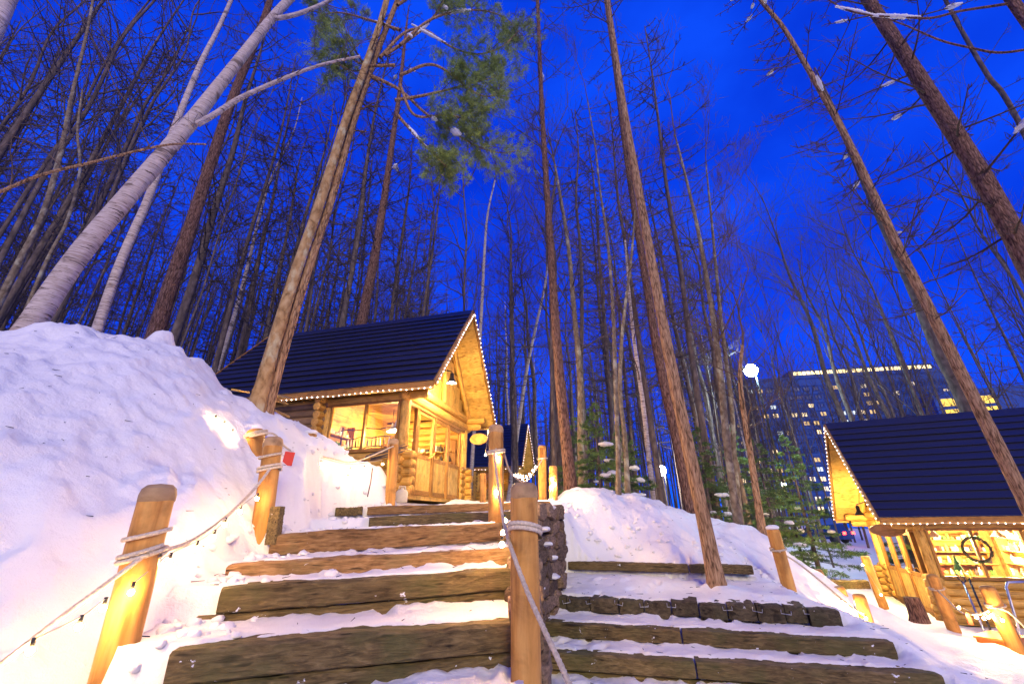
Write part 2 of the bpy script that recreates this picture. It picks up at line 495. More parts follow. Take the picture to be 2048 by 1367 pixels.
def sleeper_mesh(name, mat, seed, nx=34):
    """a rough-sawn timber: unit long, rounded and chipped edges"""
    r_ = random.Random(seed)
    mb = MB()
    prof = [(-.5, -.44), (-.44, -.5), (0, -.5), (.44, -.5), (.5, -.44), (.5, -.15), (.5, .15), (.5, .40), (.42, .5), (.15, .5), (-.15, .5), (-.42, .5), (-.5, .40), (-.5, .15), (-.5, -.15)]
    n = len(prof)
    vs_ = []
    ph = [r_.uniform(0, 6) for _ in range(4)]
    for i in range(nx):
        x = i / (nx - 1)
        sag = 0.03 * math.sin(x * 7 + ph[0]) + 0.02 * math.sin(x * 19 + ph[1])
        e = 0.95 if i in (0, nx - 1) else 1.0
        for j, (a, b) in enumerate(prof):
            top = 1.0 if b > 0.3 else 0.3
            vs_.append((x + (r_.uniform(-.002, .002) if i in (0, nx - 1) else 0),
                        a * e + r_.uniform(-.022, .022), b * e + sag * top + r_.uniform(-.03, .03) * (1.3 if j in (7, 8, 11, 12) else .5)))
    fs_ = [[i * n + k, i * n + (k + 1) % n, (i + 1) * n + (k + 1) % n, (i + 1) * n + k] for i in range(nx - 1) for k in range(n)]
    fs_ += [list(range(n))[::-1], [(nx - 1) * n + k for k in range(n)]]
    mb.add(vs_, fs_)
    me = fixn(mb.mesh(name, mat, True)); set_smooth_angle(me, 0.6)
    return me
SLEEP = [sleeper_mesh('sleeper', MAT['sleeper'], s) for s in range(4)]
SLEEPB = [sleeper_mesh('sleeper', MAT['sleeper_brown'], s + 20) for s in range(3)]
BLOCKS = [sleeper_mesh('block', MAT['block'], s + 40, 8) for s in range(4)]

def ico(mb, c, r, sub=1, jit=0.0, rr=None, sq=(1, 1, 1), mi=0):
    t = (1 + 5 ** .5) / 2
    V = [Vector(p).normalized() for p in [(-1, t, 0), (1, t, 0), (-1, -t, 0), (1, -t, 0), (0, -1, t), (0, 1, t), (0, -1, -t), (0, 1, -t), (t, 0, -1), (t, 0, 1), (-t, 0, -1), (-t, 0, 1)]]
    Fc = [(0, 11, 5), (0, 5, 1), (0, 1, 7), (0, 7, 10), (0, 10, 11), (1, 5, 9), (5, 11, 4), (11, 10, 2), (10, 7, 6), (7, 1, 8), (3, 9, 4), (3, 4, 2), (3, 2, 6), (3, 6, 8), (3, 8, 9), (4, 9, 5), (2, 4, 11), (6, 2, 10), (8, 6, 7), (9, 8, 1)]
    for _ in range(sub):
        cache = {}; F2 = []
        def mid(a, b):
            k = (min(a, b), max(a, b))
            if k not in cache:
                V.append(((V[a] + V[b]) / 2).normalized()); cache[k] = len(V) - 1
            return cache[k]
        for a, b, d in Fc:
            ab, bd, da = mid(a, b), mid(b, d), mid(d, a)
            F2 += [(a, ab, da), (b, bd, ab), (d, da, bd), (ab, bd, da)]
        Fc = F2
    rr = rr or random.Random(1)
    out = []
    for p in V:
        k = r * (1 + rr.uniform(-jit, jit))
        out.append((c[0] + p.x * k * sq[0], c[1] + p.y * k * sq[1], c[2] + p.z * k * sq[2]))
    mb.add(out, Fc, mi)

# ------------------------------------------------------------------ layout of steps and cabins (metres, eye at the origin)
# sleepers of the left flight: left end, right end (top front edge)
LEFT = [((-1.78, 2.60, -0.59), (0.06, 3.18, -0.59)),
        ((-1.95, 3.18, -0.385), (0.09, 3.98, -0.365)),
        ((-2.20, 3.60, -0.28), (0.11, 4.38, -0.224)),
        ((-2.22, 4.20, -0.08), (0.14, 5.22, -0.002)),
        ((-2.10, 5.35, 0.045), (0.50, 6.45, 0.155)),
        ((-2.72, 6.65, 0.215), (0.62, 7.62, 0.305))]
RIGHT = [((0.13, 4.88, -1.16), (3.36, 4.08, -1.16)),
         ((0.16, 5.45, -1.02), (3.32, 4.43, -1.02)),
         ((0.28, 6.01, -0.85), (3.22, 4.92, -0.85)),
         ((0.82, 7.30, -0.585), (3.26, 6.50, -0.60))]
C1 = dict(x0=-2.321, y0=8.912, az=0.242, W=3.70, zf=0.50, zp=2.17, ze=2.20, za=4.95, og=0.81, oe=0.40, side=-1, L=5.6)
C2 = dict(x0=10.034, y0=11.457, az=0.402, W=3.50, zf=-2.264, zp=2.16, ze=2.22, za=4.96, og=0.81, oe=0.38, side=1, L=6.5)
C3 = dict(x0=-0.15, y0=24.6, az=0.215, W=3.60, zf=0.62, zp=2.16, ze=2.2, za=4.95, og=0.7, oe=0.38, side=-1, L=5.0)

BOUND = np.array([(-1.5, -3.0), (-1.55, 0.5), (-1.70, 1.8), (-1.85, 2.55), (-2.02, 3.15), (-2.28, 3.75), (-2.36, 4.25), (-2.36, 5.2), (-2.78, 6.5), (-2.45, 6.95), (-2.02, 7.35), (-2.15, 8.2), (-2.35, 8.85), (-1.4, 12.7), (-1.4, 15.0)])
def bank_dist(x, y):
    """signed distance to the foot of the snow bank, positive inside the bank (left)"""
    best = np.full(x.shape, 1e9); sg = np.ones(x.shape)
    for (ax, ay), (bx, by) in zip(BOUND[:-1], BOUND[1:]):
        dx, dy = bx - ax, by - ay; L2 = dx * dx + dy * dy
        t = np.clip(((x - ax) * dx + (y - ay) * dy) / L2, 0, 1)
        d = np.hypot(x - ax - t * dx, y - ay - t * dy)
        cr = dx * (y - ay) - dy * (x - ax)
        m = d < best
        best = np.where(m, d, best); sg = np.where(m, np.sign(cr), sg)
    return best * sg
class TPS:
    def __init__(self, pts, lam=0.002):
        p = np.array(pts, float); self.c = p[:, :2]; n = len(p)
        d = np.hypot(*(self.c[:, None, :] - self.c[None, :, :]).transpose(2, 0, 1))
        K = np.where(d > 0, d * d * np.log(d + 1e-12), 0) + lam * np.eye(n)
        A = np.zeros((n + 3, n + 3)); A[:n, :n] = K
        A[:n, n] = 1; A[:n, n + 1:] = self.c; A[n, :n] = 1; A[n + 1:, :n] = self.c.T
        self.w = np.linalg.solve(A, np.concatenate([p[:, 2], [0, 0, 0]]))
    def __call__(self, x, y):
        sh = x.shape; x = x.ravel(); y = y.ravel(); n = len(self.c)
        z = self.w[n] + self.w[n + 1] * x + self.w[n + 2] * y
        for i in range(n):
            d = np.hypot(x - self.c[i, 0], y - self.c[i, 1])
            z = z + self.w[i] * np.where(d > 0, d * d * np.log(d + 1e-12), 0)
        return z.reshape(sh)
def pz(u, v, Y):
    p = P(u, v, Y); return (p.x, p.y, p.z)
bank_pts = [(-2.2, 1.0, -0.95), (-2.05, 2.2, -0.86), (-2.18, 2.72, -0.84), (-2.45, 3.4, -0.30), (-2.62, 4.0, 0.25), (-2.72, 4.6, 0.5), (-2.8, 5.3, 0.85), (-3.1, 6.2, 1.2), (-2.7, 6.9, 1.2),
            (-3.2, 2.0, -0.35), (-3.2, 3.0, 0.2), (-3.4, 4.0, 0.95), (-3.5, 4.8, 1.35), (-4.4, 2.2, 0.55), (-4.3, 3.2, 1.1), (-3.2, 0.5, -0.4), (-5.0, 0.0, 0.5),
            pz(0, 676, 4.3), pz(100, 664, 4.5), pz(180, 670, 4.75), pz(260, 684, 5.0), pz(340, 700, 5.2), pz(410, 742, 5.4), pz(470, 785, 5.6), pz(540, 828, 5.9), pz(600, 858, 6.2), pz(665, 878, 6.7), pz(715, 897, 7.0), pz(760, 922, 7.25),
            (-6.5, 6.5, 2.1), (-5.0, 7.2, 1.8), (-4.0, 7.8, 1.2), (-3.2, 8.2, 0.9), (-2.6, 8.2, 0.8), (-8, 3.5, 2.3), (-8, 1, 1.8), (-10, 8, 2.3), (-7, 11, 1.6), (-5, 13, 1.0), (-3, 14, 0.8), (-12, 14, 2.6), (-20, 5, 3.4), (-20, 20, 3.6), (-10, 25, 2.0), (-3, 25, 0.9), (-40, 30, 6.0), (-40, 0, 5), (-20, 60, 5.0), (-2, 60, 2.0), (-10, -20, 1)]
BANK = TPS(bank_pts)
rest_pts = [(3.45, 4.9, -1.0), (3.55, 4.4, -1.16), (3.65, 4.0, -1.3), (3.7, 3.0, -1.5), (4.6, 4.5, -1.60), (4.5, 6.0, -1.32), (5.2, 7.3, -1.62), (5.8, 5, -1.85), (7, 7, -1.95), (8, 9.5, -2.05), (9.3, 11.6, -2.25), (10.5, 11, -2.28), (12, 10, -2.3), (8.8, 14, -2.0), (6.6, 9.6, -1.62), (7.0, 12.0, -1.8), (10, 20, -1.8), (16, 30, -1.8), (30, 60, -2.0), (60, 120, -2.0), (12, 5, -2.3), (20, 10, -2.5), (6, 0, -2.0), (20, -10, -2.5),
            (4.0, 7.0, -0.98), (3.4, 7.0, -0.66), (4.6, 7.9, -0.9), (0.95, 7.7, 0.12), (1.3, 7.45, -0.5), (2.2, 7.2, -0.52), (3.0, 6.95, -0.55),
            pz(1135, 1003, 8.2), pz(1180, 984, 8.4), pz(1250, 990, 8.5), pz(1310, 996, 8.5), pz(1380, 1030, 8.6), pz(1470, 1046, 8.6), pz(1530, 1082, 8.3), (1.4, 7.85, 0.05), (2.3, 7.75, -0.05), (3.2, 7.7, -0.25),
            (0.0, 8.5, 0.42), (0.0, 10, 0.42), (1.2, 10, 0.25), (3, 10.5, -0.1), (5, 10.5, -0.75), (6.0, 9.0, -1.2), (1, 14, 0.25), (4, 16, -0.7), (-1, 20, 0.6), (8, 25, -1.6), (2, 30, 0.0), (0, 60, 0.0), (20, 100, -1.5), (-1, 14, .5)]
REST = TPS(rest_pts)

def flight(x, y, lines, z0, seed):
    z = np.full(x.shape, z0)
    for i, (a, b) in enumerate(lines):
        s = np.clip((x - a[0]) / (b[0] - a[0]), -0.25, 1.25)
        yl = a[1] + (b[1] - a[1]) * s
        zl = a[2] + (b[2] - a[2]) * s
        wob = 0.095 + 0.055 * fbm(x * 3.1, y * 0.7, seed + i, 4) + 0.025 * vnoise(x * 16, y * 2, seed + 3 * i)
        k = sstep(0, 0.05, y - yl - wob)
        z = z + (zl + 0.008 - z) * k
        # snow kicked up against the foot of the riser
        foot = np.exp(-np.clip(yl - y, 0, 2) / 0.07) * (y < yl + .05)
        z = z + foot * np.clip(0.008 + 0.045 * fbm(x * 6, y * 0.5, seed + 50 + i, 4), 0, 0.05)
    return z
def in_cabin(x, y, c, m):
    az = c['az']; g = (math.sin(az), math.cos(az)); l = (math.cos(az) * c['side'], -math.sin(az) * c['side'])
    s = (x - c['x0']) * g[0] + (y - c['y0']) * g[1]
    t = (x - c['x0']) * l[0] + (y - c['y0']) * l[1]
    return (s > -m) & (s < c['W'] + m) & (t > -m) & (t < c['L'] + m)
def ground(x, y):
    x = np.asarray(x, float); y = np.asarray(y, float)
    d = bank_dist(x, y)
    near = np.exp(-((x) ** 2 + (y - 5) ** 2) / 900.0)
    rest = REST(x, y) + near * (0.13 * fbm(x * 1.3, y * 1.3, 3, 5) + 0.06 * np.abs(fbm(x * 4.1, y * 3.1, 13, 4)) + 0.035 * fbm(x * 8, y * 8, 9, 3)) + (1 - near) * 0.5 * fbm(x * .12, y * .12, 5, 4)
    path = np.exp(-((x - 7.5) * .6 - (y - 8.5) * .3) ** 2)
    left = flight(x, y, LEFT, -0.83, 100)
    lw = sstep(10.0, 12.5, y)
    left = left + 0.016 * fbm(x * 6, y * 6, 71, 4) + 0.012 * fbm(x * 19, y * 19, 73, 2) + 0.05 * sstep(7.7, 8.6, y)
    left = left * (1 - lw) + rest * lw
    left = np.where(y < 2.2, -0.83 - 0.10 * np.clip(2.2 - y, 0, 3), left)
    right = flight(x, y, RIGHT[:3], -1.32, 200)
    rl = RIGHT[3]
    sl = np.clip((x - rl[0][0]) / (rl[1][0] - rl[0][0]), -.2, 1.2); yl = rl[0][1] + (rl[1][1] - rl[0][1]) * sl
    right = right + 0.10 * sstep(6.0, 7.2, y) + 0.022 * fbm(x * 4, y * 4, 77, 4) + 0.012 * fbm(x * 17, y * 17, 78, 2)
    right = np.where(y > yl + 0.09, rest, right)
    right = right + 0.05 * np.exp(-((x - 2.66) ** 2 + (y - 6.28) ** 2) / 0.05)
    bw = sstep(3.22, 3.62, x + 0.05 * fbm(x * 4, y * 4, 15, 3))
    right = right * (1 - bw) + rest * bw
    xdiv = np.where(y < 5.30, 0.030 * y, np.where(y < 6.35, 0.16 + (y - 5.30) * 0.41, 0.60))
    lr = np.where(y < 7.35, (x > xdiv - 0.03).astype(float), sstep(0.75, 1.05, x))
    z = left * (1 - lr) + right * lr
    bk = BANK(x, y) + near * (0.24 * fbm(x * 1.15 + 4, y * 1.15, 21, 5) + 0.075 * np.abs(fbm(x * 3.3 + y, y * 4.3, 33, 4)) - 0.03 + 0.05 * fbm(x * 9, y * 9, 35, 3)) + (1 - near) * 0.8 * fbm(x * .1, y * .1, 8, 4)
    wob = 0.10 * fbm(x * 2.3, y * 2.3, 61, 4)
    kb = sstep(-0.02, 0.24, d + wob)
    z = np.where(d > -0.4, z + np.maximum(bk - z, 0.0 * z) * kb, z)
    z = np.where(d > 0.24, np.maximum(bk, np.where(y < 8, -0.9, bk)), z)
    # the thrown-up lump on the crest of the bank
    lump = P(318, 690, 5.05)
    z = z + 0.20 * np.exp(-(((x - lump.x) / .13) ** 2 + ((y - lump.y) / .16) ** 2) ** 2)
    z = np.where(in_cabin(x, y, C1, 0.05), np.minimum(z, C1['zf'] - 0.10), z)
    z = np.where(in_cabin(x, y, C2, 0.05), np.minimum(z, C2['zf'] - 0.10), z)
    z = np.where(in_cabin(x, y, C3, 0.05), np.minimum(z, C3['zf'] - 0.10), z)
    return z
_fr = random.Random(77)
PRINTS = []
for _ in range(130):
    PRINTS.append((_fr.uniform(-2.0, 0.4), _fr.uniform(2.3, 8.6), _fr.uniform(1.1, 2.1), 0.03))
for _ in range(45):
    PRINTS.append((_fr.uniform(0.4, 3.1), _fr.uniform(4.4, 7.0), _fr.uniform(.6, 1.6), 0.034))
for _ in range(120):
    _t = _fr.random(); PRINTS.append((5.6 + 4.0 * _t + _fr.uniform(-.9, .9), 5.6 + 6.5 * _t + _fr.uniform(-.9, .9), _fr.uniform(.5, 1.3), 0.04))
_ground0 = ground
def ground(x, y):
    x = np.asarray(x, float); y = np.asarray(y, float)
    z = _ground0(x, y)
    if x.size < 400: return z
    d = np.zeros(x.shape)
    for (px, py, a, dep) in PRINTS:
        m = (np.abs(x - px) < .3) & (np.abs(y - py) < .3)
        if not m.any(): continue
        dx = x[m] - px; dy = y[m] - py; u = dx * math.cos(a) + dy * math.sin(a); v = -dx * math.sin(a) + dy * math.cos(a)
        q = (u / .13) ** 2 + (v / .05) ** 2
        d[m] = np.minimum(d[m], -dep * np.exp(-q ** 2)) + 0.35 * dep * np.exp(-(np.sqrt(q) - 1.35) ** 2 * 9)
    keep = bank_dist(x, y) < -0.02
    return z + d * keep
def gz(x, y): return float(ground(np.array([x]), np.array([y]))[0])

def axis(lo, hi, step, far_lo, far_hi, g=1.11):
    a = list(np.arange(lo, hi + step / 2, step))
    s = step; x = a[-1]
    while x < far_hi: s *= g; x += s; a.append(x)
    s = step; x = a[0]; b = []
    while x > far_lo: s *= g; x -= s; b.append(x)
    return np.array(b[::-1] + a)
gx = axis(-5.6, 5.0, 0.030, -700, 900, 1.10)
gy = axis(2.2, 8.9, 0.030, -120, 1300, 1.10)
GX, GY = np.meshgrid(gx, gy)
GZ = ground(GX, GY)
nv = np.stack([GX.ravel(), GY.ravel(), GZ.ravel()], 1)
ny_, nx_ = GX.shape
idx = np.arange(nx_ * ny_).reshape(ny_, nx_)
quads = np.stack([idx[:-1, :-1], idx[:-1, 1:], idx[1:, 1:], idx[1:, :-1]], -1).reshape(-1, 4)
me = bpy.data.meshes.new('snow_ground')
me.vertices.add(len(nv)); me.vertices.foreach_set('co', nv.ravel())
me.loops.add(quads.size); me.loops.foreach_set('vertex_index', quads.ravel())
me.polygons.add(len(quads)); me.polygons.foreach_set('loop_start', np.arange(0, quads.size, 4)); me.polygons.foreach_set('loop_total', np.full(len(quads), 4))
me.polygons.foreach_set('use_smooth', np.ones(len(quads), bool))
me.materials.append(MAT['snow']); me.update(); me.validate()
tag(link('snow_ground', me), kind='structure')

# ------------------------------------------------------------------ timber steps
st = tag(empty('timber_stairs', (-0.9, 3.0, -0.75)), 'flight of snowy timber sleeper steps climbing to the left cabin', 'stairs')
def sleeper(parent, a, b, me, h=0.165, dep=0.2, drop=0.0, back=0.0, name='sleeper'):
    a = Vector(a); b = Vector(b)
    d = (b - a).normalized(); n = Vector((-d.y, d.x, 0))
    o = n * (dep / 2 + back) + Vector((0, 0, -h / 2 - drop)) - parent.location
    return piece(name, me, parent, a + o, b + o, dep, h)
sleeper(st, LEFT[0][0], LEFT[0][1], SLEEP[0], 0.155)
sleeper(st, (-1.86, 2.55, -0.59), LEFT[0][1], SLEEP[2], 0.13, 0.2, 0.165, 0.035)
sleeper(st, LEFT[1][0], LEFT[1][1], SLEEP[1], 0.15)
sleeper(st, (-2.05, 3.14, -0.39), LEFT[1][1], SLEEP[3], 0.12, 0.2, 0.155, 0.03)
sleeper(st, LEFT[2][0], LEFT[2][1], SLEEPB[2], 0.15)
sleeper(st, LEFT[3][0], LEFT[3][1], SLEEPB[0], 0.185)
sleeper(st, (-1.75, 5.50, 0.065), LEFT[4][1], SLEEP[2], 0.13)
a6, b6 = Vector(LEFT[5][0]), Vector(LEFT[5][1])
sleeper(st, a6.lerp(b6, 0.02), a6.lerp(b6, 0.13), SLEEP[3], 0.12)
sleeper(st, a6.lerp(b6, 0.15), b6, SLEEPB[1], 0.12)
p0 = P(549, 1064, 4.25); p1 = P(556, 1012, 4.25)
piece('stub', SLEEP[2], st, p0 - st.location - Vector((0, 0, .1)), p1 - st.location, 0.1, 0.1, (0, 1, 0))
sr = tag(empty('timber_stairs', (1.8, 4.6, -1.3)), 'broad flight of snow-covered sleeper steps right of the front rope post', 'stairs')
def two(parent, a, b, frac, m1, m2, h, low=True):
    a = Vector(a); b = Vector(b); m = a.lerp(b, frac); g = (b - a).normalized() * 0.008
    sleeper(parent, a, m - g, m1, h); sleeper(parent, m + g, b, m2, h)
    if low: sleeper(parent, a, b + (b - a).normalized() * .03, SLEEP[3], 0.12, 0.2, h + 0.01, 0.03)
two(sr, RIGHT[0][0], RIGHT[0][1], 0.45, SLEEP[0], SLEEP[3], 0.13)
two(sr, RIGHT[1][0], RIGHT[1][1], 0.47, SLEEP[1], SLEEP[2], 0.125)
two(sr, RIGHT[3][0], RIGHT[3][1], 0.68, SLEEP[2], SLEEP[0], 0.11, False)
# row of squared blocks edging the landing
cuts = [1083, 1133, 1180, 1236, 1287, 1341, 1396, 1452, 1510, 1566, 1612, 1675]
aS, bS = Vector(RIGHT[2][0]), Vector(RIGHT[2][1])
dS = (bS - aS).normalized(); nS = Vector((-dS.y, dS.x, 0))
def on_line(u):
    # where the sight line of pixel column u crosses the row
    r = ray(u, 1205); t = (aS.y - aS.x * dS.y / dS.x) / (1 - r.x * dS.y / dS.x)
    return Vector((r.x * t, t, aS.z))
stap = MB(); stap.tube([(-.045, 0, .035), (-.045, 0, 0), (.045, 0, 0), (.045, 0, .035)], 0.0035, 4)
STAPLE = stap.mesh('staple', MAT['steel'])
for i, (u0, u1) in enumerate(zip(cuts[:-1], cuts[1:])):
    q0, q1 = on_line(u0), on_line(u1)
    q0 += dS * 0.006; q1 -= dS * 0.006
    dz = rng.uniform(-.012, .012); h = 0.155 + rng.uniform(-.01, .012)
    o = nS * (0.17 + rng.uniform(-.02, .02)) + Vector((0, 0, -h / 2 + dz)) - sr.location
    piece('block', BLOCKS[i % 4], sr, q0 + o, q1 + o, 0.34, h)
    if 0 < i and i != 6:
        s_ = q0 - nS * 0.012 + Vector((0, 0, -0.055 + rng.uniform(-.01, .01))) - sr.location
        link('staple', STAPLE, sr, s_, (rng.uniform(-.2, .2) + 1.57 * 0, rng.uniform(-.2, .2), math.atan2(dS.y, dS.x)))
sleeper(sr, aS, bS + dS * .02, SLEEP[3], 0.06, 0.2, 0.165, 0.05)

# rough stone wall along the right edge of the upper flight
sw = tag(empty('stone_wall', (0.45, 5.9, -0.8)), 'low wall of dark rough stones beside the sleeper steps', 'wall')
wpts = [Vector((0.10, 3.3, 0)), Vector((0.13, 4.4, 0)), Vector((0.17, 5.35, 0)), Vector((0.60, 6.35, 0)), Vector((0.66, 7.4, 0))]
def wall_at(d):
    for a, b in zip(wpts[:-1], wpts[1:]):
        L = (b - a).length
        if d <= L: return a.lerp(b, d / L), (b - a).normalized()
        d -= L
    return wpts[-1], (wpts[-1] - wpts[-2]).normalized()
wl_tot = sum((b - a).length for a, b in zip(wpts[:-1], wpts[1:]))
STONES = []
for s in range(6):
    mb = MB(); r_ = random.Random(s + 3)
    ico(mb, (0, 0, 0), 0.72, 2, 0.12, r_)
    mb.v = [tuple(max(-.5, min(.5, c * 1.0)) + r_.uniform(-.02, .02) for c in v) for v in mb.v]
    STONES.append(mb.mesh('stone', MAT['stone'], True)); set_smooth_angle(STONES[-1], .5)
ROWH = 0.165
for row in range(9):
    d = -0.05 + 0.1 * (row % 2)
    while d < wl_tot:
        L = rng.uniform(0.16, 0.40)
        p, t = wall_at(max(0, d + L / 2))
        top = gz(p.x - 0.25, p.y)
        top = 0.13 if p.y > 5.5 else top - 0.05
        zc = -1.22 + row * ROWH
        if zc - ROWH / 2 < top:
            rot = math.atan2(t.y, t.x) + rng.uniform(-.1, .1)
            nn = Vector((t.y, -t.x, 0))
            o = link('stone', STONES[rng.randrange(6)], sw, p + nn * (-0.04 + rng.uniform(-.025, .03)) + Vector((0, 0, zc + rng.uniform(-.01, .01))) - sw.location,
                     (rng.uniform(-.16, .16), rng.uniform(-.2, .2), rot), (L * 1.06, 0.24 * rng.uniform(.9, 1.25), ROWH * rng.uniform(.9, 1.2)))
        d += L
for k in range(16):                          # snow caught on top and in the joints
    p, t = wall_at(rng.uniform(2.2, wl_tot)); nn = Vector((t.y, -t.x, 0)); m = MB(); r2 = random.Random(k)
    zt = 0.16 if k < 9 else rng.uniform(-.75, .05)
    ico(m, (0, 0, 0), rng.uniform(.03, .07), 1, .25, r2, (1.5, 1.3, .5)); o = m.build('snow_clump', MAT['snow'], sw)
    o.location = p + nn * (rng.uniform(-.12, .02) if k < 9 else .075) + Vector((0, 0, zt)) - sw.location

# ------------------------------------------------------------------ cabins
def bulb_mesh(r, mat, name='bulb', sub=1):
    mb = MB(); ico(mb, (0, 0, 0), r, sub); return mb.mesh(name, mat)
LED = bulb_mesh(0.0110, MAT['led'], 'bulb', 0)
BULB = bulb_mesh(0.017, MAT['bulb'])
BULB_DIM = bulb_mesh(0.0145, MAT['bulb_dim'])
def light_string(name, label, cat, pts, step, me, wire, wr=0.004, sag=0.0, group=None, jitter=0.0, wires=True):
    """a wire through pts with bulbs along it, one thing"""
    pts = [Vector(p) for p in pts]
    root = tag(empty(name, pts[0]), label, cat, group)
    if wires:
        mb = MB(); mb.tube([p - root.location for p in pts], wr, 5); mb.build('wire', wire, root)
    d = step * 0.5
    acc = 0.0
    for a, b in zip(pts[:-1], pts[1:]):
        L = (b - a).length
        while d < acc + L:
            p = a.lerp(b, (d - acc) / L) - root.location
            link('bulb', me, root, p + Vector((rng.uniform(-1, 1), rng.uniform(-1, 1), rng.uniform(-1, 1))) * jitter)
            d += step
        acc += L
    return root

def cabin(c, label, which, full=True):
    az = c['az']
    hand = 1.0 if c['side'] == -1 else -1.0
    root = tag(empty('log_cabin', (c['x0'], c['y0'], c['zf']), math.atan2(math.cos(az), math.sin(az))), label, 'cabin')
    W, zp, ze, za, og, oe, L = (c[k] for k in ('W', 'zp', 'ze', 'za', 'og', 'oe', 'L'))
    def Q(s, t, z): return Vector((s, hand * t, z))
    c['root'] = root; c['Q'] = Q
    rr = random.Random(which * 13 + 1)
    lg = lambda old=False: (OLDLOGS[rr.randrange(2)] if old else LOGS[rr.randrange(3)])
    D = 0.182
    wall = empty('wall', (0, 0, 0)); wall.parent = root
    def log(a, b, d=D, old=False, par=None): return piece('log', lg(old), par or wall, a, b, d * rr.uniform(.97, 1.05), d * 1.04)
    rows_low = 5; sill = rows_low * D * 0.96
    H = D * 0.96
    t_win = 1.95
    # near long wall: half wall under the window, full wall beyond
    for i in range(rows_low):
        log(Q(0, -0.24 + rr.uniform(-.02, .02), H * (i + .5)), Q(0, t_win + .1, H * (i + .5)))
    nfull = int(zp / H)
    for i in range(nfull):
        log(Q(0.0, t_win - .02, H * (i + .5)), Q(0.0, L, H * (i + .5)), D, True)
        log(Q(-0.27 + rr.uniform(-.03, .03), t_win + 0.12, H * (i + 1.0)), Q(0.15, t_win + 0.12, H * (i + 1.0)), D)
    # corner stubs on the gable side
    for i in range(rows_low):
        log(Q(-0.24 + rr.uniform(-.02, .02), 0, H * (i + 1.0) - .02), Q(0.52, 0, H * (i + 1.0) - .02))
        log(Q(W - 0.36, 0, H * (i + 1.0) - .02), Q(W + 0.30 + rr.uniform(-.03, .03), 0, H * (i + 1.0) - .02))
        log(Q(W, -0.24 + rr.uniform(-.02, .02), H * (i + .5)), Q(W, 0.4, H * (i + .5)))
    # plates and stacked log ends carrying the roof
    for s0 in (0.0, W):
        for i, ex in enumerate((0.60, 0.74)):
            log(Q(s0, -og * ex, zp - 0.10 + i * 0.18), Q(s0, L + 0.2, zp - 0.10 + i * 0.18), 0.185)
    log(Q(W / 2, -og * .85, za - 0.32), Q(W / 2, L + .3, za - 0.32), 0.2)
    # header over the door, corner posts
    log(Q(-0.2, 0, zp - 0.10), Q(W + .25, 0, zp - 0.10), 0.24)
    log(Q(-0.1, -0.02, zp + 0.14), Q(W + .2, -0.02, zp + 0.14), 0.2)
    for s0, zb in ((0.03, sill), (W - 0.05, sill)):
        log(Q(s0, 0.02, zb - .02), Q(s0, 0.02, zp - 0.1), 0.21)
    # far long wall and back wall
    back = empty('back_wall', (0, 0, 0)); back.parent = root
    for i in range(nfull):
        log(Q(W, 0.1, H * (i + .5)), Q(W, L, H * (i + .5)), D, False, back)
        log(Q(0, L - .1, H * (i + .5)), Q(W, L - .1, H * (i + .5)), D, False, back)
    # partition closing the shop behind the window bay
    t_back = 2.6
    for i in range(12):
        z = 0.1 + i * 0.235
        if z < za - 0.9:
            hw = W / 2 if z < ze else (za - z) / (za - ze) * (W / 2 + oe) - 0.15
            piece('plank', PLANK, back, Q(W / 2 - hw + .1, t_back, z), Q(W / 2 + hw - .1, t_back, z), 0.03, 0.23)
    fl = MB(); fl.box(Q(W / 2, L / 2, 0.0), (W, L, 0.08)); fl.build('floor', MAT['plank'], root, False)
    for i in range(13):
        s0 = 0.12 + i * (W - .24) / 12
        piece('ceiling_board', PLANK, back, Q(s0, 0.12, zp + .24), Q(s0, t_back, zp + .24), (W - .24) / 12 * .98, 0.03)
    # windows of the long wall
    def bar(a, b, w=0.06, h=0.05, par=None, nm='frame_bar', up=(0, 0, 1)): return piece(nm, FRAME, par, a, b, w, h, up)
    wz0, wz1 = sill + 0.04, zp - 0.20
    win = empty('window', (0, 0, 0)); win.parent = root
    bar(Q(-0.03, 0.10, wz0), Q(-0.03, t_win, wz0), 0.12, 0.07, win, 'sill'); bar(Q(0, 0.10, wz1), Q(0, t_win, wz1), 0.09, 0.07, win)
    for t in (0.15, 0.97, t_win - 0.09): bar(Q(0, t, wz0), Q(0, t, wz1), 0.06, 0.08, win, 'mullion', (1, 0, 0))
    log(Q(0, t_win - .02, sill), Q(0, t_win - .02, zp - .25), 0.16)
    for t0, t1 in ((0.18, 0.94), (1.0, t_win - .12)):
        g = MB(); g.add([Q(0.01, t0, wz0), Q(0.01, t1, wz0), Q(0.01, t1, wz1), Q(0.01, t0, wz1)], [(0, 1, 2, 3)]); g.build('pane', MAT['glass'], win, False)
    # glazed door leaves on the gable
    n_leaf = 3; s_a, s_b = 0.55, W - 0.42
    lw = (s_b - s_a) / n_leaf
    top = zp - 0.26
    side_l = empty('side_light', (0, 0, 0)); side_l.parent = root
    bar(Q(0.16, 0, sill + .02), Q(s_a, 0, sill + .02), 0.08, 0.05, side_l)
    g = MB(); g.add([Q(0.14, .01, sill), Q(s_a - .03, .01, sill), Q(s_a - .03, .01, top), Q(0.14, .01, top)], [(0, 1, 2, 3)]); g.build('pane', MAT['glass'], side_l, False)
    bar(Q(s_a - .02, 0, 0.05), Q(s_a - .02, 0, top), 0.10, 0.08, side_l, 'jamb', (0, 1, 0))
    bar(Q(0.1, 0, top + .02), Q(W - .1, 0, top + .02), 0.10, 0.07, side_l)
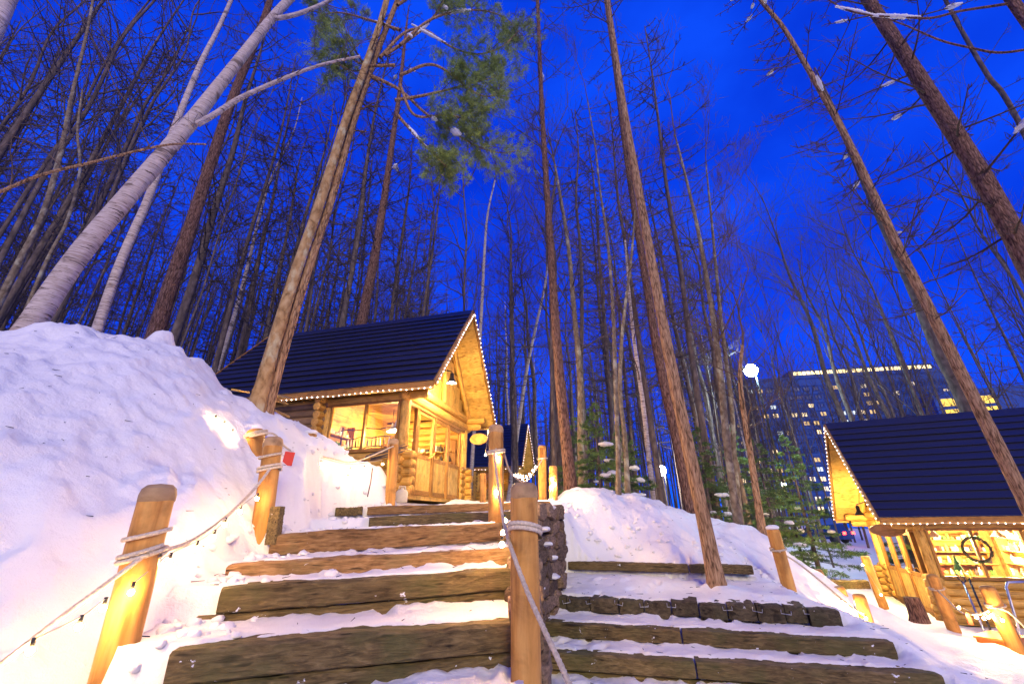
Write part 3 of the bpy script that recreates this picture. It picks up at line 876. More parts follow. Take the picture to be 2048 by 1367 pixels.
    for k in range(n_leaf):
        d = empty('door', (0, 0, 0)); d.parent = root
        x0, x1 = s_a + .03 + k * lw, s_a + .03 + (k + 1) * lw - 0.02
        for x in (x0 + .04, x1 - .04): bar(Q(x, 0, 0.05), Q(x, 0, top - .01), 0.05, 0.075, d, 'stile', (0, 1, 0))
        for z in (0.10, sill, top - .05): bar(Q(x0 + .08, 0, z), Q(x1 - .08, 0, z), 0.045, 0.10, d, 'rail')
        nb = 5
        for b in range(nb):
            xx = x0 + .08 + (x1 - x0 - .16) * (b + .5) / nb
            piece('board', PLANK, d, Q(xx, 0.0, 0.14), Q(xx, 0.0, sill - .04), 0.03, (x1 - x0 - .16) / nb * .985, (0, 1, 0)) if False else piece('board', PLANK, d, Q(xx, 0.0, 0.14), Q(xx, 0.0, sill - .04), (x1 - x0 - .16) / nb * .985, 0.03, (0, 1, 0))
        g = MB(); g.add([Q(x0 + .07, .01, sill), Q(x1 - .07, .01, sill), Q(x1 - .07, .01, top - .08), Q(x0 + .07, .01, top - .08)], [(0, 1, 2, 3)]); g.build('pane', MAT['glass'], d, False)
        if k == 0:
            h = MB(); h.tube([Q(x1 - .1, -.03, 0.98), Q(x1 - .1, -.11, 1.0), Q(x1 - .24, -.12, 0.90), Q(x1 - .3, -.05, .86)], 0.016, 6); h.build('handle', MAT['log'], d)
    # gable boards
    gab = empty('gable', (0, 0, 0)); gab.parent = root
    nb = 15
    sl = (za - ze) / (W / 2 + oe)
    for b in range(nb):
        s0 = W * (b + .5) / nb
        zt = za - 0.16 - abs(s0 - W / 2) * sl - W / nb / 2 * sl
        if zt > zp + .26: piece('board', PLANK, gab, Q(s0, 0.03, zp + .2), Q(s0, 0.03, zt), W / nb * .985, 0.03, (0, 1, 0))
    for sgn in (-1, 1):
        log(Q(W / 2 + sgn * (W / 2 + .05), -0.07, ze + oe * sl - .30), Q(W / 2 + sgn * .05, -0.07, za - .30), 0.15, False, gab)
    log(Q(W / 2, -.06, zp + .2), Q(W / 2, -.06, za - .4), 0.14, False, gab)
    # roof: boarded underside, laps of metal, fascia and ridge cap
    roof = empty('roof', (0, 0, 0)); roof.parent = root
    t0, t1 = -og, L + 0.45
    for sgn in (-1, 1):
        e = Q(W / 2 + sgn * (W / 2 + oe), 0, ze); p = Q(W / 2, 0, za)
        sv = (p - e); SL = sv.length; sv.normalize()
        nrm = Vector((sgn * (za - ze), 0, W / 2 + oe)).normalized()
        n = 14; st_ = SL / n
        for k in range(n):
            base = e + sv * (st_ * (k + .5)) + nrm * (0.03 + rr.uniform(-.003, .003))
            up = (nrm + sv * (0.13 + rr.uniform(-.02, .02))).normalized()
            piece('roof_panel', RIBBON, roof, base + Q(0, t0, 0) , base + Q(0, t1, 0), st_ * 1.06, 0.02, up)
        und = MB()
        a = e - nrm * .02; b = p - nrm * .02
        und.add([a + Q(0, t0 + .02, 0), a + Q(0, t1 - .02, 0), b + Q(0, t1 - .02, 0), b + Q(0, t0 + .02, 0)], [(0, 1, 2, 3)])
        und.build('deck', MAT['frame'], roof, False)
        m = 15; ms = SL / m
        for k in range(m):
            base = e + sv * (ms * (k + .5)) - nrm * 0.06
            piece('soffit_board', PLANK, roof, base + Q(0, t0 + .03, 0), base + Q(0, 0.02, 0), ms * .985, 0.02, nrm)
        # eave soffit and fascia
        bar(e + Q(0, t0, -.04), e + Q(0, t1, -.04), 0.035, 0.13, roof, 'fascia')
        piece('eave_trim', PLANK, roof, e + Q(sgn * -.02, t0, -.115), e + Q(sgn * -.02, t1, -.115), 0.05, 0.045)
        for t in (t0, t1):
            piece('barge_board', FRAME, roof, e + Q(0, t - .02, -.03), p + Q(0, t - .02, -.03), 0.035, 0.15)
    rc = MB()
    for sgn in (-1, 1):
        a = Q(W / 2, t0 - .03, za + .06); b = Q(W / 2 + sgn * .17, t0 - .03, za - .15); d = Q(0, t1 - t0 + .06, 0)
        nn = Vector((0, 0, -.03))
        rc.add([a, b, b + d, a + d, a + nn, b + nn, b + d + nn, a + d + nn], [(0, 1, 2, 3), (4, 5, 6, 7), (0, 1, 5, 4), (1, 2, 6, 5), (2, 3, 7, 6)])
    rc.build('ridge_cap', MAT['roof'], roof, False)
    root_m = Matrix.Translation(root.location) @ Matrix.Rotation(root.rotation_euler.z, 4, 'Z')
    c['M'] = root_m
    return root
cabin(C1, 'log cabin with glowing shop windows at the top of the left steps', 1)
cabin(C2, 'log cabin with a wreath in its window on the right below', 2)
cabin(C3, 'small dark-roofed cabin far off past the top of the steps', 3)

def wpt(c, s, t, z): return c['M'] @ c['Q'](s, t, z)
def eave_lights(c, who, step, nm):
    W, ze, za, og, oe, L = (c[k] for k in ('W', 'ze', 'za', 'og', 'oe', 'L'))
    e0 = (-oe - .03, -og - .05, ze - .11)
    n = 12
    light_string('light_string', 'row of tiny lights under the near eave of ' + who, 'lights', [wpt(c, -oe - .03, -og + (L + .4 + og) * k / n, ze - .13 - 0.012 * math.sin(k * 2.1)) for k in range(n + 1)], step, LED, MAT['wire_pale'], 0.005, jitter=.006)
    light_string('light_string', 'row of tiny lights up the near gable edge of ' + who, 'lights', [wpt(c, -oe + (W / 2 + oe) * k / 6, -og - .055, ze - .06 + (za - ze) * k / 6) for k in range(7)], step, LED, MAT['wire_pale'], 0.005, jitter=.006)
    light_string('light_string', 'row of tiny lights down the far gable edge of ' + who, 'lights', [wpt(c, W / 2 + (W / 2 + oe) * k / 6, -og - .055, za - .06 + (ze - za) * k / 6) for k in range(7)], step, LED, MAT['wire_pale'], 0.005, jitter=.006)
eave_lights(C1, 'the left cabin', 0.135, 'a')
eave_lights(C2, 'the right cabin', 0.14, 'b')
eave_lights(C3, 'the small far cabin', 0.2, 'c')

def point(name, loc, e, col, rad=0.05, parent=None):
    d = bpy.data.lights.new(name, 'POINT'); d.energy = e; d.color = col; d.shadow_soft_size = rad
    o = bpy.data.objects.new(name, d); o.location = loc; COL.objects.link(o)
    if parent is not None: o.parent = parent
    return o
def lathe(mb, prof, c=(0, 0, 0), n=20, mi=0):
    b = mb.n; vs_ = []
    for r0, z in prof:
        for k in range(n):
            t = 2 * math.pi * k / n; vs_.append((c[0] + r0 * math.cos(t), c[1] + r0 * math.sin(t), c[2] + z))
    mb.add(vs_, [[i * n + k, i * n + (k + 1) % n, (i + 1) * n + (k + 1) % n, (i + 1) * n + k] for i in range(len(prof) - 1) for k in range(n)], mi)
WARM = (1.0, 0.64, 0.28)
def pendant(c, s, t, z, label, e=26):
    p = wpt(c, s, t, z)
    r0 = tag(empty('pendant_lamp', p), label, 'lamp')
    m = MB(); lathe(m, [(0.02, .24), (0.035, .17), (0.045, .12), (0.055, .10), (0.13, .02), (0.14, 0.0), (0.135, 0.0), (0.12, .02), (0.045, .10)]); m.build('lamp_shade', MAT['white'], r0)
    m = MB(); m.tube([(0, 0, .24), (0, 0, c['zf'] + c['zp'] + .2 - p.z)], 0.006, 5); m.build('cord', MAT['black'], r0)
    m = MB(); ico(m, (0, 0, 0.03), 0.035, 1); m.build('bulb', MAT['lamp_white'], r0)
    point('lamp_light', (0, 0, -0.12), e * 5.5, WARM, 0.05, r0)
pendant(C1, 0.62, 0.55, 1.45, 'white cone pendant lamp just inside the left cabin corner', 30)
pendant(C1, 2.1, 1.5, 1.75, 'pendant lamp deep inside the left cabin', 42)
pendant(C2, 1.2, 0.7, 1.75, 'pendant lamp inside the right cabin near its door', 80)
pendant(C2, 1.3, 2.0, 1.75, 'pendant lamp inside the right cabin behind the wreath', 80)
point('lamp_light', tuple(wpt(C3, 1.5, 1.2, 1.7)), 30, WARM, 0.05)

# lamps on the gables: both lit, the right one's light added to brighten gable and path
def wall_lamp(c, s, label, lit, z, e=230):
    p = wpt(c, s, -0.70, z)
    r0 = tag(empty('wall_lamp', p), label, 'lamp')
    m = MB(); lathe(m, [(0.02, .24), (0.045, .22), (0.05, .10), (0.11, .0), (0.125, -.02), (0.118, -.02), (0.10, 0.0), (0.045, .10)]); m.build('lamp_shade', MAT['black'], r0)
    d = wpt(c, s, -0.10, z + .2) - p
    m = MB(); m.tube([(0, 0, .22), (0, 0, .27), d * .4 + Vector((0, 0, .26)), d], 0.014, 6); m.build('arm', MAT['black'], r0)
    m = MB(); m.box(d, (.07, .07, .14)); m.build('bracket', MAT['black'], r0, False)
    m = MB(); ico(m, (0, 0, 0.03), 0.05, 1); m.build('bulb', MAT['lamp_white'] if lit else MAT['white'], r0)
    if lit:
        point('lamp_light', (0, 0, -0.16), e, (1.0, .68, .30), 0.06, r0)
wall_lamp(C1, 0.8, 'lit black bell lamp on the gable of the left cabin', True, 2.55)
wall_lamp(C2, 1.5, 'black bell lamp on the gable of the right cabin', True, 2.32, 340)

# oval wooden signs hanging under the gables
def oval_sign(c, s, t, z, label, wd=0.36):
    p = wpt(c, s, t, z)
    r0 = tag(empty('oval_sign', p, c['root'].rotation_euler.z + math.pi / 2), label, 'sign')
    m = MB(); n = 24
    th = 0.035
    A = [(wd * math.cos(2 * math.pi * k / n), 0.16 * math.sin(2 * math.pi * k / n)) for k in range(n)]
    m.add([(x, -th / 2, z_) for x, z_ in A] + [(x, th / 2, z_) for x, z_ in A] + [(x * .9, -th / 2 - .006, z_ * .86) for x, z_ in A] + [(x * .9, th / 2 + .006, z_ * .86) for x, z_ in A],
          [[k, (k + 1) % n, n + (k + 1) % n, n + k] for k in range(n)] + [[k, (k + 1) % n, 2 * n + (k + 1) % n, 2 * n + k] for k in range(n)] + [[n + k, n + (k + 1) % n, 3 * n + (k + 1) % n, 3 * n + k] for k in range(n)] + [[2 * n + k for k in range(n)], [3 * n + k for k in range(n)]])
    fixn(m.build('sign_board', MAT['old_log'] if c is C2 else MAT['log_end'], r0, False).data)
    for x in (-.2, .2):
        m = MB(); m.tube([(x, 0, .13), (x, 0, .32)], 0.005, 5); m.build('hook', MAT['black'], r0)
oval_sign(C1, 3.35, -0.55, 1.66, 'small oval wooden sign hanging at the far corner of the left cabin', 0.26)
oval_sign(C2, 0.55, -0.45, 1.93, 'oval wooden sign hanging under the eave of the right cabin', 0.38)

# ------------------------------------------------------------------ goods behind the windows
GOODM = [plain('good_%s' % n, c, 0.5, 0, 0.12) for n, c in (('white', (0.7, 0.68, 0.62)), ('tan', (0.5, 0.32, 0.14)), ('red', (0.5, 0.07, 0.05)), ('green', (0.12, 0.28, 0.08)), ('dark', (0.06, 0.05, 0.05)), ('amber', (0.65, 0.42, 0.12)))]
def jar_mesh(mat, k):
    m = MB()
    if k == 0: lathe(m, [(0.0, 0), (0.035, 0), (0.038, .02), (0.038, .10), (0.02, .13), (0.018, .17), (0.0, .17)], n=10)
    elif k == 1: lathe(m, [(0.0, 0), (0.045, 0), (0.05, .03), (0.05, .085), (0.043, .085), (0.0, .08)], n=10)
    else:
        m.box((0, 0, .06), (.09, .07, .12)); m.box((0, 0, .122), (.095, .075, .008))
    return m.mesh('good', mat, k != 2)
GOODS = [jar_mesh(mt, k) for mt in GOODM for k in range(3)]
def back_shelves(c, s_a, s_b, t, zs, label, glabel, group, dens=0.11):
    """shelves along the gable direction, standing in front of plane t"""
    r0 = tag(empty('shelf_unit', wpt(c, s_a, t, 0), c['root'].rotation_euler.z), label, 'shelf')
    Q = c['Q']
    for e in (0, s_b - s_a): piece('upright', FRAME, r0, Q(e, 0, 0), Q(e, 0, zs[-1] + .32), .22, .04, (1, 0, 0))
    for z in zs:
        piece('shelf_board', PLANK, r0, Q(0, 0, z), Q(s_b - s_a, 0, z), .24, .025)
        a = s_a + .08
        while a < s_b - .05:
            me = GOODS[rng.randrange(len(GOODS))] if rng.random() < .6 else GOODS[rng.randrange(3)]
            o = link('shelf_good', me, None, wpt(c, a, t + rng.uniform(-.05, .05), z + .014), (0, 0, rng.uniform(0, 3)), [rng.uniform(.8, 1.3)] * 3)
            tag(o, glabel, 'ornament', group); a += dens * rng.uniform(.8, 1.5)
def side_shelves(c, t_a, t_b, s, zs, label, glabel, group, dens=0.11):
    r0 = tag(empty('shelf_unit', wpt(c, s, t_a, 0), c['root'].rotation_euler.z), label, 'shelf')
    Q = c['Q']
    for e in (0, t_b - t_a): piece('upright', FRAME, r0, Q(0, e, 0), Q(0, e, zs[-1] + .32), .22, .04, (1, 0, 0))
    for z in zs:
        piece('shelf_board', PLANK, r0, Q(0, 0, z), Q(0, t_b - t_a, z), .24, .025)
        a = t_a + .08
        while a < t_b - .05:
            me = GOODS[rng.randrange(len(GOODS))] if rng.random() < .6 else GOODS[rng.randrange(3)]
            o = link('shelf_good', me, None, wpt(c, s + rng.uniform(-.05, .05), a, z + .014), (0, 0, rng.uniform(0, 3)), [rng.uniform(.8, 1.3)] * 3)
            tag(o, glabel, 'ornament', group); a += dens * rng.uniform(.8, 1.5)
side_shelves(C1, 0.25, 2.45, C1['W'] - 0.3, [0.75, 1.05, 1.35], 'long goods shelf on the far wall inside the left cabin', 'small item on the far-wall shelf of the left cabin', 'goods on the far wall of the left cabin')
back_shelves(C1, 0.35, 1.6, 2.40, [0.9, 1.2, 1.5], 'goods shelf on the inner partition of the left cabin', 'small item on the partition shelf of the left cabin', 'goods on the partition of the left cabin', .09)
side_shelves(C2, 0.3, 2.45, C2['W'] - 0.5, [0.7, 1.0, 1.3, 1.6], 'tall white-stocked shelf on the far wall inside the right cabin', 'small item on the far-wall shelf of the right cabin', 'goods on the far wall of the right cabin', .09)
back_shelves(C2, 0.3, 2.2, 2.42, [0.8, 1.1, 1.4, 1.7], 'goods shelf on the inner partition of the right cabin', 'small item on the partition shelf of the right cabin', 'goods on the partition of the right cabin', .1)
# crooked branch rack with hanging ornaments in the left cabin window
rk = tag(empty('branch_rack', wpt(C1, 0.28, 0.2, 0.9), C1['root'].rotation_euler.z), 'rack of crooked dark branches in the left cabin window', 'rack')
for z in (0.15, 0.36, 0.55):
    m = MB(); m.tube([C1['Q'](0.02 * math.sin(k), 0.05 + 1.5 * k / 9, z + 0.018 * math.sin(k * 1.9 + z * 9)) for k in range(10)], 0.011, 6); m.build('branch', MAT['dark'], rk)
for t in (0.08, 1.5):
    m = MB(); m.tube([C1['Q'](0, t, -0.9), C1['Q'](0.01, t + .02, .2), C1['Q'](0, t, .62)], 0.014, 6); m.build('upright', MAT['dark'], rk)
for i in range(26):
    me = GOODS[rng.choice([0, 3, 15, 12, 0])]
    o = link('hanging_ornament', me, None, wpt(C1, 0.28, 0.3 + 1.35 * (i % 13) / 13 + rng.uniform(-.02, .02), 0.9 + (0.15 if i < 13 else .36) - .19), (0, 0, rng.uniform(0, 3)), (.55, .55, 1.0))
    tag(o, 'slim pendant hanging on the branch rack in the left cabin window', 'ornament', 'pendants on the branch rack')
# red and white things on the counter behind the left cabin door
for i, (s, k) in enumerate(((0.9, 8), (1.15, 8), (1.4, 6), (1.7, 2))):
    o = link('gift_bag', GOODS[k], None, wpt(C1, s, 0.75, 0.98), (0, 0, rng.uniform(0, 1)), (1.8, 1.8, 1.7))
    tag(o, 'red bag on the counter behind the left cabin door' if k in (6, 8) else 'white box on the counter behind the left cabin door', 'bag', 'bags on the left cabin counter' if k in (6, 8) else None)
ct = tag(empty('counter', wpt(C1, 0.8, 0.75, 0), C1['root'].rotation_euler.z), 'dark counter behind the glazed door of the left cabin', 'counter')
m = MB(); m.box((0.6, 0, .94), (1.5, .42, .06)); m.build('counter_top', MAT['frame'], ct, False)
m = MB(); m.box((0.6, 0, .46), (1.4, .36, .90)); m.build('counter_body', MAT['frame'], ct, False)
# wreath in the right cabin window
wr = tag(empty('wreath', wpt(C2, -0.06, 0.95, 1.52), C2['root'].rotation_euler.z), 'twig wreath hanging on the right cabin window', 'wreath')
for j in range(9):
    m = MB(); a0 = rng.uniform(0, 6); pts = []
    for k in range(33):
        t = a0 + 2 * math.pi * k / 32
        rad = 0.25 + 0.022 * math.sin(3 * t + j * 1.3) + rng.uniform(-.008, .008)
        pts.append(C2['Q'](0.018 * math.cos(4 * t + j), rad * math.cos(t), rad * math.sin(t)))
    m.tube(pts, 0.009, 5); m.build('twig', MAT['twig'], wr)
m = MB()
for k in range(150):
    t = rng.uniform(0, 2 * math.pi); rad = 0.25 + rng.uniform(-.02, .02); r2 = rad + rng.uniform(.02, .07); t2 = t + rng.uniform(-.25, .25)
    a = C2['Q'](rng.uniform(-.03, .01), rad * math.cos(t), rad * math.sin(t)); b = C2['Q'](rng.uniform(-.05, .01), r2 * math.cos(t2), r2 * math.sin(t2))
    m.tube([a, b], [0.006, .002], 3, False)
m.build('leaf_spray', MAT['fir'], wr)
m = MB(); lathe(m, [(0.0, .36), (0.03, .29), (0.02, .28), (0.06, .18), (0.045, .17), (0.09, .03), (0.02, .03), (0.02, 0), (0, 0)], n=9)
o = link('paper_tree', m.mesh('paper_tree', MAT['cone'], False), None, wpt(C2, 0.12, 0.55, 1.04)); tag(o, 'small green tree ornament on the right cabin window sill', 'ornament')

# ------------------------------------------------------------------ rope posts, ropes and strings of bulbs
def post(name, label, top, bot, rad=0.09, cap=True, snowcap=False, group=None, below=0.35, mat='post'):
    top = Vector(top); bot = Vector(bot)
    ax = (top - bot).normalized(); bot = bot - ax * below
    root = tag(empty(name, bot), label, 'post', group)
    L = (top - bot).length
    q = ax.to_track_quat('Z', 'Y').to_matrix().to_4x4()
    pr = random.Random(int(top.x * 100) + 7)
    n = 22; chh = 0.10 if cap else 0.05
    m = MB(); rings = []
    zs = list(np.linspace(0, L - chh, 14))
    vs_ = []; 
    ph = pr.uniform(0, 6)
    for z in zs:
        for k in range(n):
            t = 2 * math.pi * k / n
            r0 = rad * (1 + 0.018 * math.sin(3 * t + ph + z) + 0.012 * math.sin(5 * t - 2 * z + ph) + pr.uniform(-.004, .004))
            if 0 < abs(math.atan2(math.sin(t - ph), math.cos(t - ph))) < 0.09: r0 *= 0.95     # drying crack
            vs_.append((r0 * math.cos(t), r0 * math.sin(t), z))
    m.add(vs_, [[i * n + k, i * n + (k + 1) % n, (i + 1) * n + (k + 1) % n, (i + 1) * n + k] for i in range(len(zs) - 1) for k in range(n)])
    sh = m.build('shaft', MAT[mat], root); sh.matrix_local = q
    m = MB()
    z0 = L - chh
    if cap: prof = [(rad * .97, z0 - .012), (rad * 1.035, z0), (rad * 1.04, z0 + .035), (rad * .95, z0 + .07), (rad * .72, z0 + .09), (0.001, z0 + .10)]
    else: prof = [(rad * .985, z0), (rad * .93, z0 + .03), (rad * .7, z0 + .046), (0.001, z0 + .05)]
    lathe(m, prof, n=n)
    tp = m.build('cap', MAT[mat] if not cap else MAT['capwood'], root); tp.matrix_local = q; tp.data.materials
    if cap: set_smooth_angle(tp.data, .5)
    if snowcap:
        m = MB(); r_ = random.Random(3)
        ico(m, (0, 0, L + .015), rad * 1.02, 2, .05, r_, (1, 1, .45)); s = m.build('snow_cap', MAT['snow'], root); s.matrix_local = q
    return root
MAT['capwood'] = wood('post_cap_wood', (0.28, 0.17, 0.075), (0.46, 0.29, 0.13), (0.56, 0.37, 0.18), (5, 5, 9), 0.6)
def cat(pts, n=14):
    pts = [Vector(p) for p in pts]
    P_ = [pts[0] * 2 - pts[1]] + pts + [pts[-1] * 2 - pts[-2]]
    out = []
    for i in range(1, len(P_) - 2):
        for k in range(n):
            t = k / n; a, b, c, d = P_[i - 1:i + 3]
            out.append(0.5 * ((2 * b) + (c - a) * t + (2 * a - 5 * b + 4 * c - d) * t * t + (3 * b - a - 3 * c + d) * t ** 3))
    out.append(pts[-1]); return out
def rope_mesh(mb, pts, rad=0.0125, n=12):
    """three-strand laid rope"""
    pts = [Vector(p) for p in pts]
    res = [pts[0]]; step = rad * 0.9
    for a, b in zip(pts[:-1], pts[1:]):
        k = max(1, int((b - a).length / step))
        for i in range(1, k + 1): res.append(a.lerp(b, i / k))
    b0 = mb.n; ref = None; d_acc = 0
    for i, p in enumerate(res):
        d = (res[min(i + 1, len(res) - 1)] - res[max(i - 1, 0)]).normalized()
        if ref is None: ref = Vector((0, 0, 1)) if abs(d.z) < .9 else Vector((1, 0, 0))
        a = (ref - d * ref.dot(d)).normalized(); c = d.cross(a); ref = a
        if i: d_acc += (p - res[i - 1]).length
        ph = d_acc / (rad * 6.0) * 2 * math.pi
        for k in range(n):
            t = 2 * math.pi * k / n
            r0 = rad * (0.74 + 0.36 * abs(math.cos(1.5 * (t - ph / 1.0))))
            q = p + a * (r0 * math.cos(t)) + c * (r0 * math.sin(t)); mb.v.append((q.x, q.y, q.z))
    mb.n += n * len(res)
    for i in range(len(res) - 1):
        for k in range(n):
            mb.f.append([b0 + i * n + k, b0 + i * n + (k + 1) % n, b0 + (i + 1) * n + (k + 1) % n, b0 + (i + 1) * n + k]); mb.m.append(0)
def loops(c, ax, rad, turns, rise=0.026, tilt=0.12, ph=0.0):
    """rope turned round a post"""
    ax = Vector(ax).normalized(); a = Vector((1, 0, 0)); a = (a - ax * a.dot(ax)).normalized(); b = ax.cross(a)
    out = []
    n = int(turns * 26)
    for i in range(n + 1):
        t = 2 * math.pi * i / 26 + ph
        out.append(Vector(c) + a * (rad * math.cos(t)) + b * (rad * math.sin(t)) + ax * (rise * (i / 26) + tilt * rad * math.sin(t + .6)))
    return out
def rope(label, pts, loop_list=(), rad=0.0125, group=None, n=16):
    pts = cat(pts, n)
    root = tag(empty('rope', pts[0]), label, 'rope', group)
    m = MB(); rope_mesh(m, [p - root.location for p in pts], rad); m.build('strand', MAT['rope'], root)
    for lp in loop_list:
        m = MB(); rope_mesh(m, [p - root.location for p in lp], rad); m.build('loop', MAT['rope'], root)
    return root

T = {}
def mk(key, label, ut, vt, ub, vb, Y, rad=0.09, cap=True, **k):
    t, b = P(ut, vt, Y), P(ub, vb, Y)
    T[key] = (t, b, (t - b).normalized(), rad)
    post('rope_post', label, t, b, rad, cap, **k)
def onp(key, v, side=(0, 0, 0)):
    """a point on the axis of a post at photo row v"""
    t, b, ax, rad = T[key]
    lo, hi = 0.0, 1.0
    def row(p):
        z = p.dot(_F); return 683 - FPX * p.dot(_UP) / z
    a, c = b - ax * .5, t
    for _ in range(40):
        m = (a + c) / 2
        if row(m) > v: a = m
        else: c = m
    return a + Vector(side)
mk('L', 'thick chamfered rope post standing in the snow bank at lower left', 322, 966, 218, 1367, 2.72)
mk('2', 'rope post left of the steps with a rope tied round its middle', 548, 872, 517, 1100, 4.35)
mk('C', 'nearest thick rope post at the foot of the steps in the middle', 1048, 962, 1053, 1367, 3.0)
mk('B', 'rope post on the right edge of the steps, next behind the nearest post', 992, 848, 992, 1042, 5.3, 0.092)
mk('3', 'rope post at the head of the steps right of the small far cabin', 1084, 890, 1086, 1012, 8.7, 0.085, False)
mk('4', 'short post wound with string lights beside the stone wall', 1106, 930, 1107, 1015, 8.25, 0.08, False)
mk('7', 'rope post by the log corner of the left cabin', 788, 876, 780, 1002, 7.35, 0.085)
mk('r1', 'square-topped rope post at the right end of the snowy landing', 1545, 1056, 1580, 1182, 7.0, 0.09, False, snowcap=True)
mk('r2', 'rope post top poking from snow, farthest of the three beside the right path', 1633, 1137, 1648, 1172, 9.0, 0.085, False)
mk('r3', 'rope post top poking from snow, middle of the three beside the right path', 1676, 1171, 1692, 1208, 8.2, 0.085, False)
mk('r4', 'rope post in snow, nearest of the three beside the right path', 1716, 1186, 1740, 1262, 7.5, 0.085, False)
mk('r5', 'post at the far door corner of the right cabin with a glowing bulb', 1729, 1110, 1757, 1184, 12.4, 0.10, False)
mk('f1', 'rope post in front of the right cabin corner', 1862, 1147, 1905, 1252, 9.6, 0.10, False)
mk('f2', 'rope post at the right edge in front of the shovels', 1972, 1170, 2040, 1312, 7.6, 0.10, False)
mk('b1', 'yellow-lit snow-capped post end behind the orange-lit leaning trunk', 519, 800, 520, 842, 6.0, 0.10, False, snowcap=True)
mk('b2', 'yellow-lit post half buried behind the tied rope post', 512, 858, 508, 940, 4.95, 0.10, False)
mk('b3', 'post buried in the snow wall below the left cabin window', 622, 866, 608, 972, 6.52, 0.095, False, snowcap=True)
mk('d1', 'short log post before the far door corner of the left cabin', 966, 945, 966, 1003, 9.2, 0.07, False)
mk('d2', 'squat post in the gap right of the left cabin', 1042, 975, 1042, 1010, 11.0, 0.07, False)

def front(key, v, k=1.0, dx=0.0):
    p = onp(key, v); d = Vector((-p.x, -p.y, 0)).normalized()
    r_ = T[key][3] * k
    return p + d * (r_ + .012) + Vector((dx, 0, 0))
axL, ax2, axC, axB = T['L'][2], T['2'][2], T['C'][2], T['B'][2]
rope('thick rope running off lower left from the leaning front post', [P(-90, 1385, 2.0), P(0, 1328, 2.18), P(120, 1235, 2.40), front('L', 1112, 1.0)],
     [loops(onp('L', 1118), axL, 0.105, 2.0, 0.028, .25), loops(onp('L', 1070), axL, 0.105, 0.7, 0.02, .2, 2.4)])
rope('rope sagging between the two left posts beside the steps', [front('L', 1106, 1.0, .03), P(380, 1082, 3.0), P(455, 1030, 3.5), P(510, 975, 4.0), front('2', 940, 1.0)],
     [loops(onp('2', 942), ax2, 0.104, 2.0, 0.028, .15), loops(onp('2', 912), ax2, 0.104, 0.6, 0.02, .2, 2.6)])
rope('thin rope along the top of the snow wall to the cabin post', [onp('b2', 876, (0, -.12, 0)), P(545, 866, 4.8), P(570, 892, 5.2), P(600, 910, 5.8), onp('b3', 906, (-.02, -.115, 0)), P(660, 915, 6.6), P(710, 922, 6.9), front('7', 893)],
     [loops(onp('b2', 872), T['b2'][2], 0.115, 2.6, 0.02, .2), loops(onp('b3', 902), T['b3'][2], 0.108, 1.5, 0.02, .3)], 0.011)
rope('thick rope running down from the front post to the lower right corner', [onp('B', 905, (-.02, -.11, 0)), P(998, 985, 4.6), P(1006, 1035, 4.0), P(1018, 1082, 3.0), P(1050, 1170, 2.72), P(1085, 1250, 2.52), P(1118, 1320, 2.38), P(1150, 1392, 2.25)],
     [loops(onp('C', 1068), axC, 0.104, 2.0, 0.026, -.28), loops(onp('B', 908), axB, 0.104, 2.0, 0.026, .12)], 0.0135)
rope('rope slung from the second post to the post at the stair head', [onp('B', 905, (.1, 0, 0)), P(1022, 945, 6.0), P(1050, 962, 7.2), P(1070, 940, 8.1), onp('3', 918, (0, -.1, 0))],
     [loops(onp('3', 918), T['3'][2], 0.1, 1.5, .025, .1)], 0.0125)
rope('rope from the landing post down to the buried posts on the right', [front('r1', 1100), P(1600, 1128, 7.1), P(1650, 1168, 7.2), P(1700, 1210, 7.3), front('r4', 1228)],
     [loops(onp('r1', 1100), T['r1'][2], .104, 1.6, .026, .1)], 0.0125)
rope('rope between the posts before the right cabin', [front('f1', 1178), P(1895, 1198, 8.9), P(1925, 1224, 8.4), P(1958, 1226, 7.9), front('f2', 1212)],
     [loops(onp('f1', 1178), T['f1'][2], .112, 1.6, .026, .1), loops(onp('f2', 1212), T['f2'][2], .112, 1.6, .026, .1)], 0.0125)
rope('rope running off the right edge from the last post', [front('f2', 1212), P(2020, 1225, 7.3), P(2062, 1265, 7.0)], (), 0.0125)

def bulbs(label, pts, wirepts=None, group=None, sz=1.0, me=None):
    """string lights: a wire and each bulb in its socket"""
    pts = [Vector(p) for p in pts]
    root = tag(empty('string_lights', pts[0]), label, 'lights', group)
    w = cat([p + Vector((0, 0, .045)) for p in (wirepts or pts)], 8) if len(wirepts or pts) > 2 else [p + Vector((0, 0, .045)) for p in (wirepts or pts)]
    m = MB(); m.tube([p - root.location for p in w], 0.004, 5); m.build('wire', MAT['wire_pale'], root)
    for p in pts:
        q = p - root.location
        b = link('bulb', me or BULB, root, q, None, (sz, sz, sz * 1.15))
        m = MB(); m.tube([q + Vector((0, 0, .014)), q + Vector((0, 0, .05))], 0.009, 6); m.build('socket', MAT['wire'], root)
    return root
def over(u, v, Y, h=0.05):
    p = P(u, v, Y); p.z = max(p.z, gz(p.x, p.y) + h); return p
bulbs('string of warm bulbs under the rope at lower left', [P(60, 1300, 2.25), P(157, 1252, 2.42), P(206, 1215, 2.52)], me=BULB_DIM)
bulbs('string of warm bulbs under the rope between the two left posts', [P(262, 1183, 2.60), P(338, 1122, 2.85), P(392, 1096, 3.05), P(427, 1073, 3.25), P(449, 1048, 3.4), P(480, 1022, 3.7), P(514, 996, 4.1)], me=BULB_DIM)
bulbs('string of bulbs half sunk in the snow hollow left of the tied post', [over(415, 893, 4.55), over(438, 884, 4.65), over(462, 874, 4.7)], me=BULB_DIM)
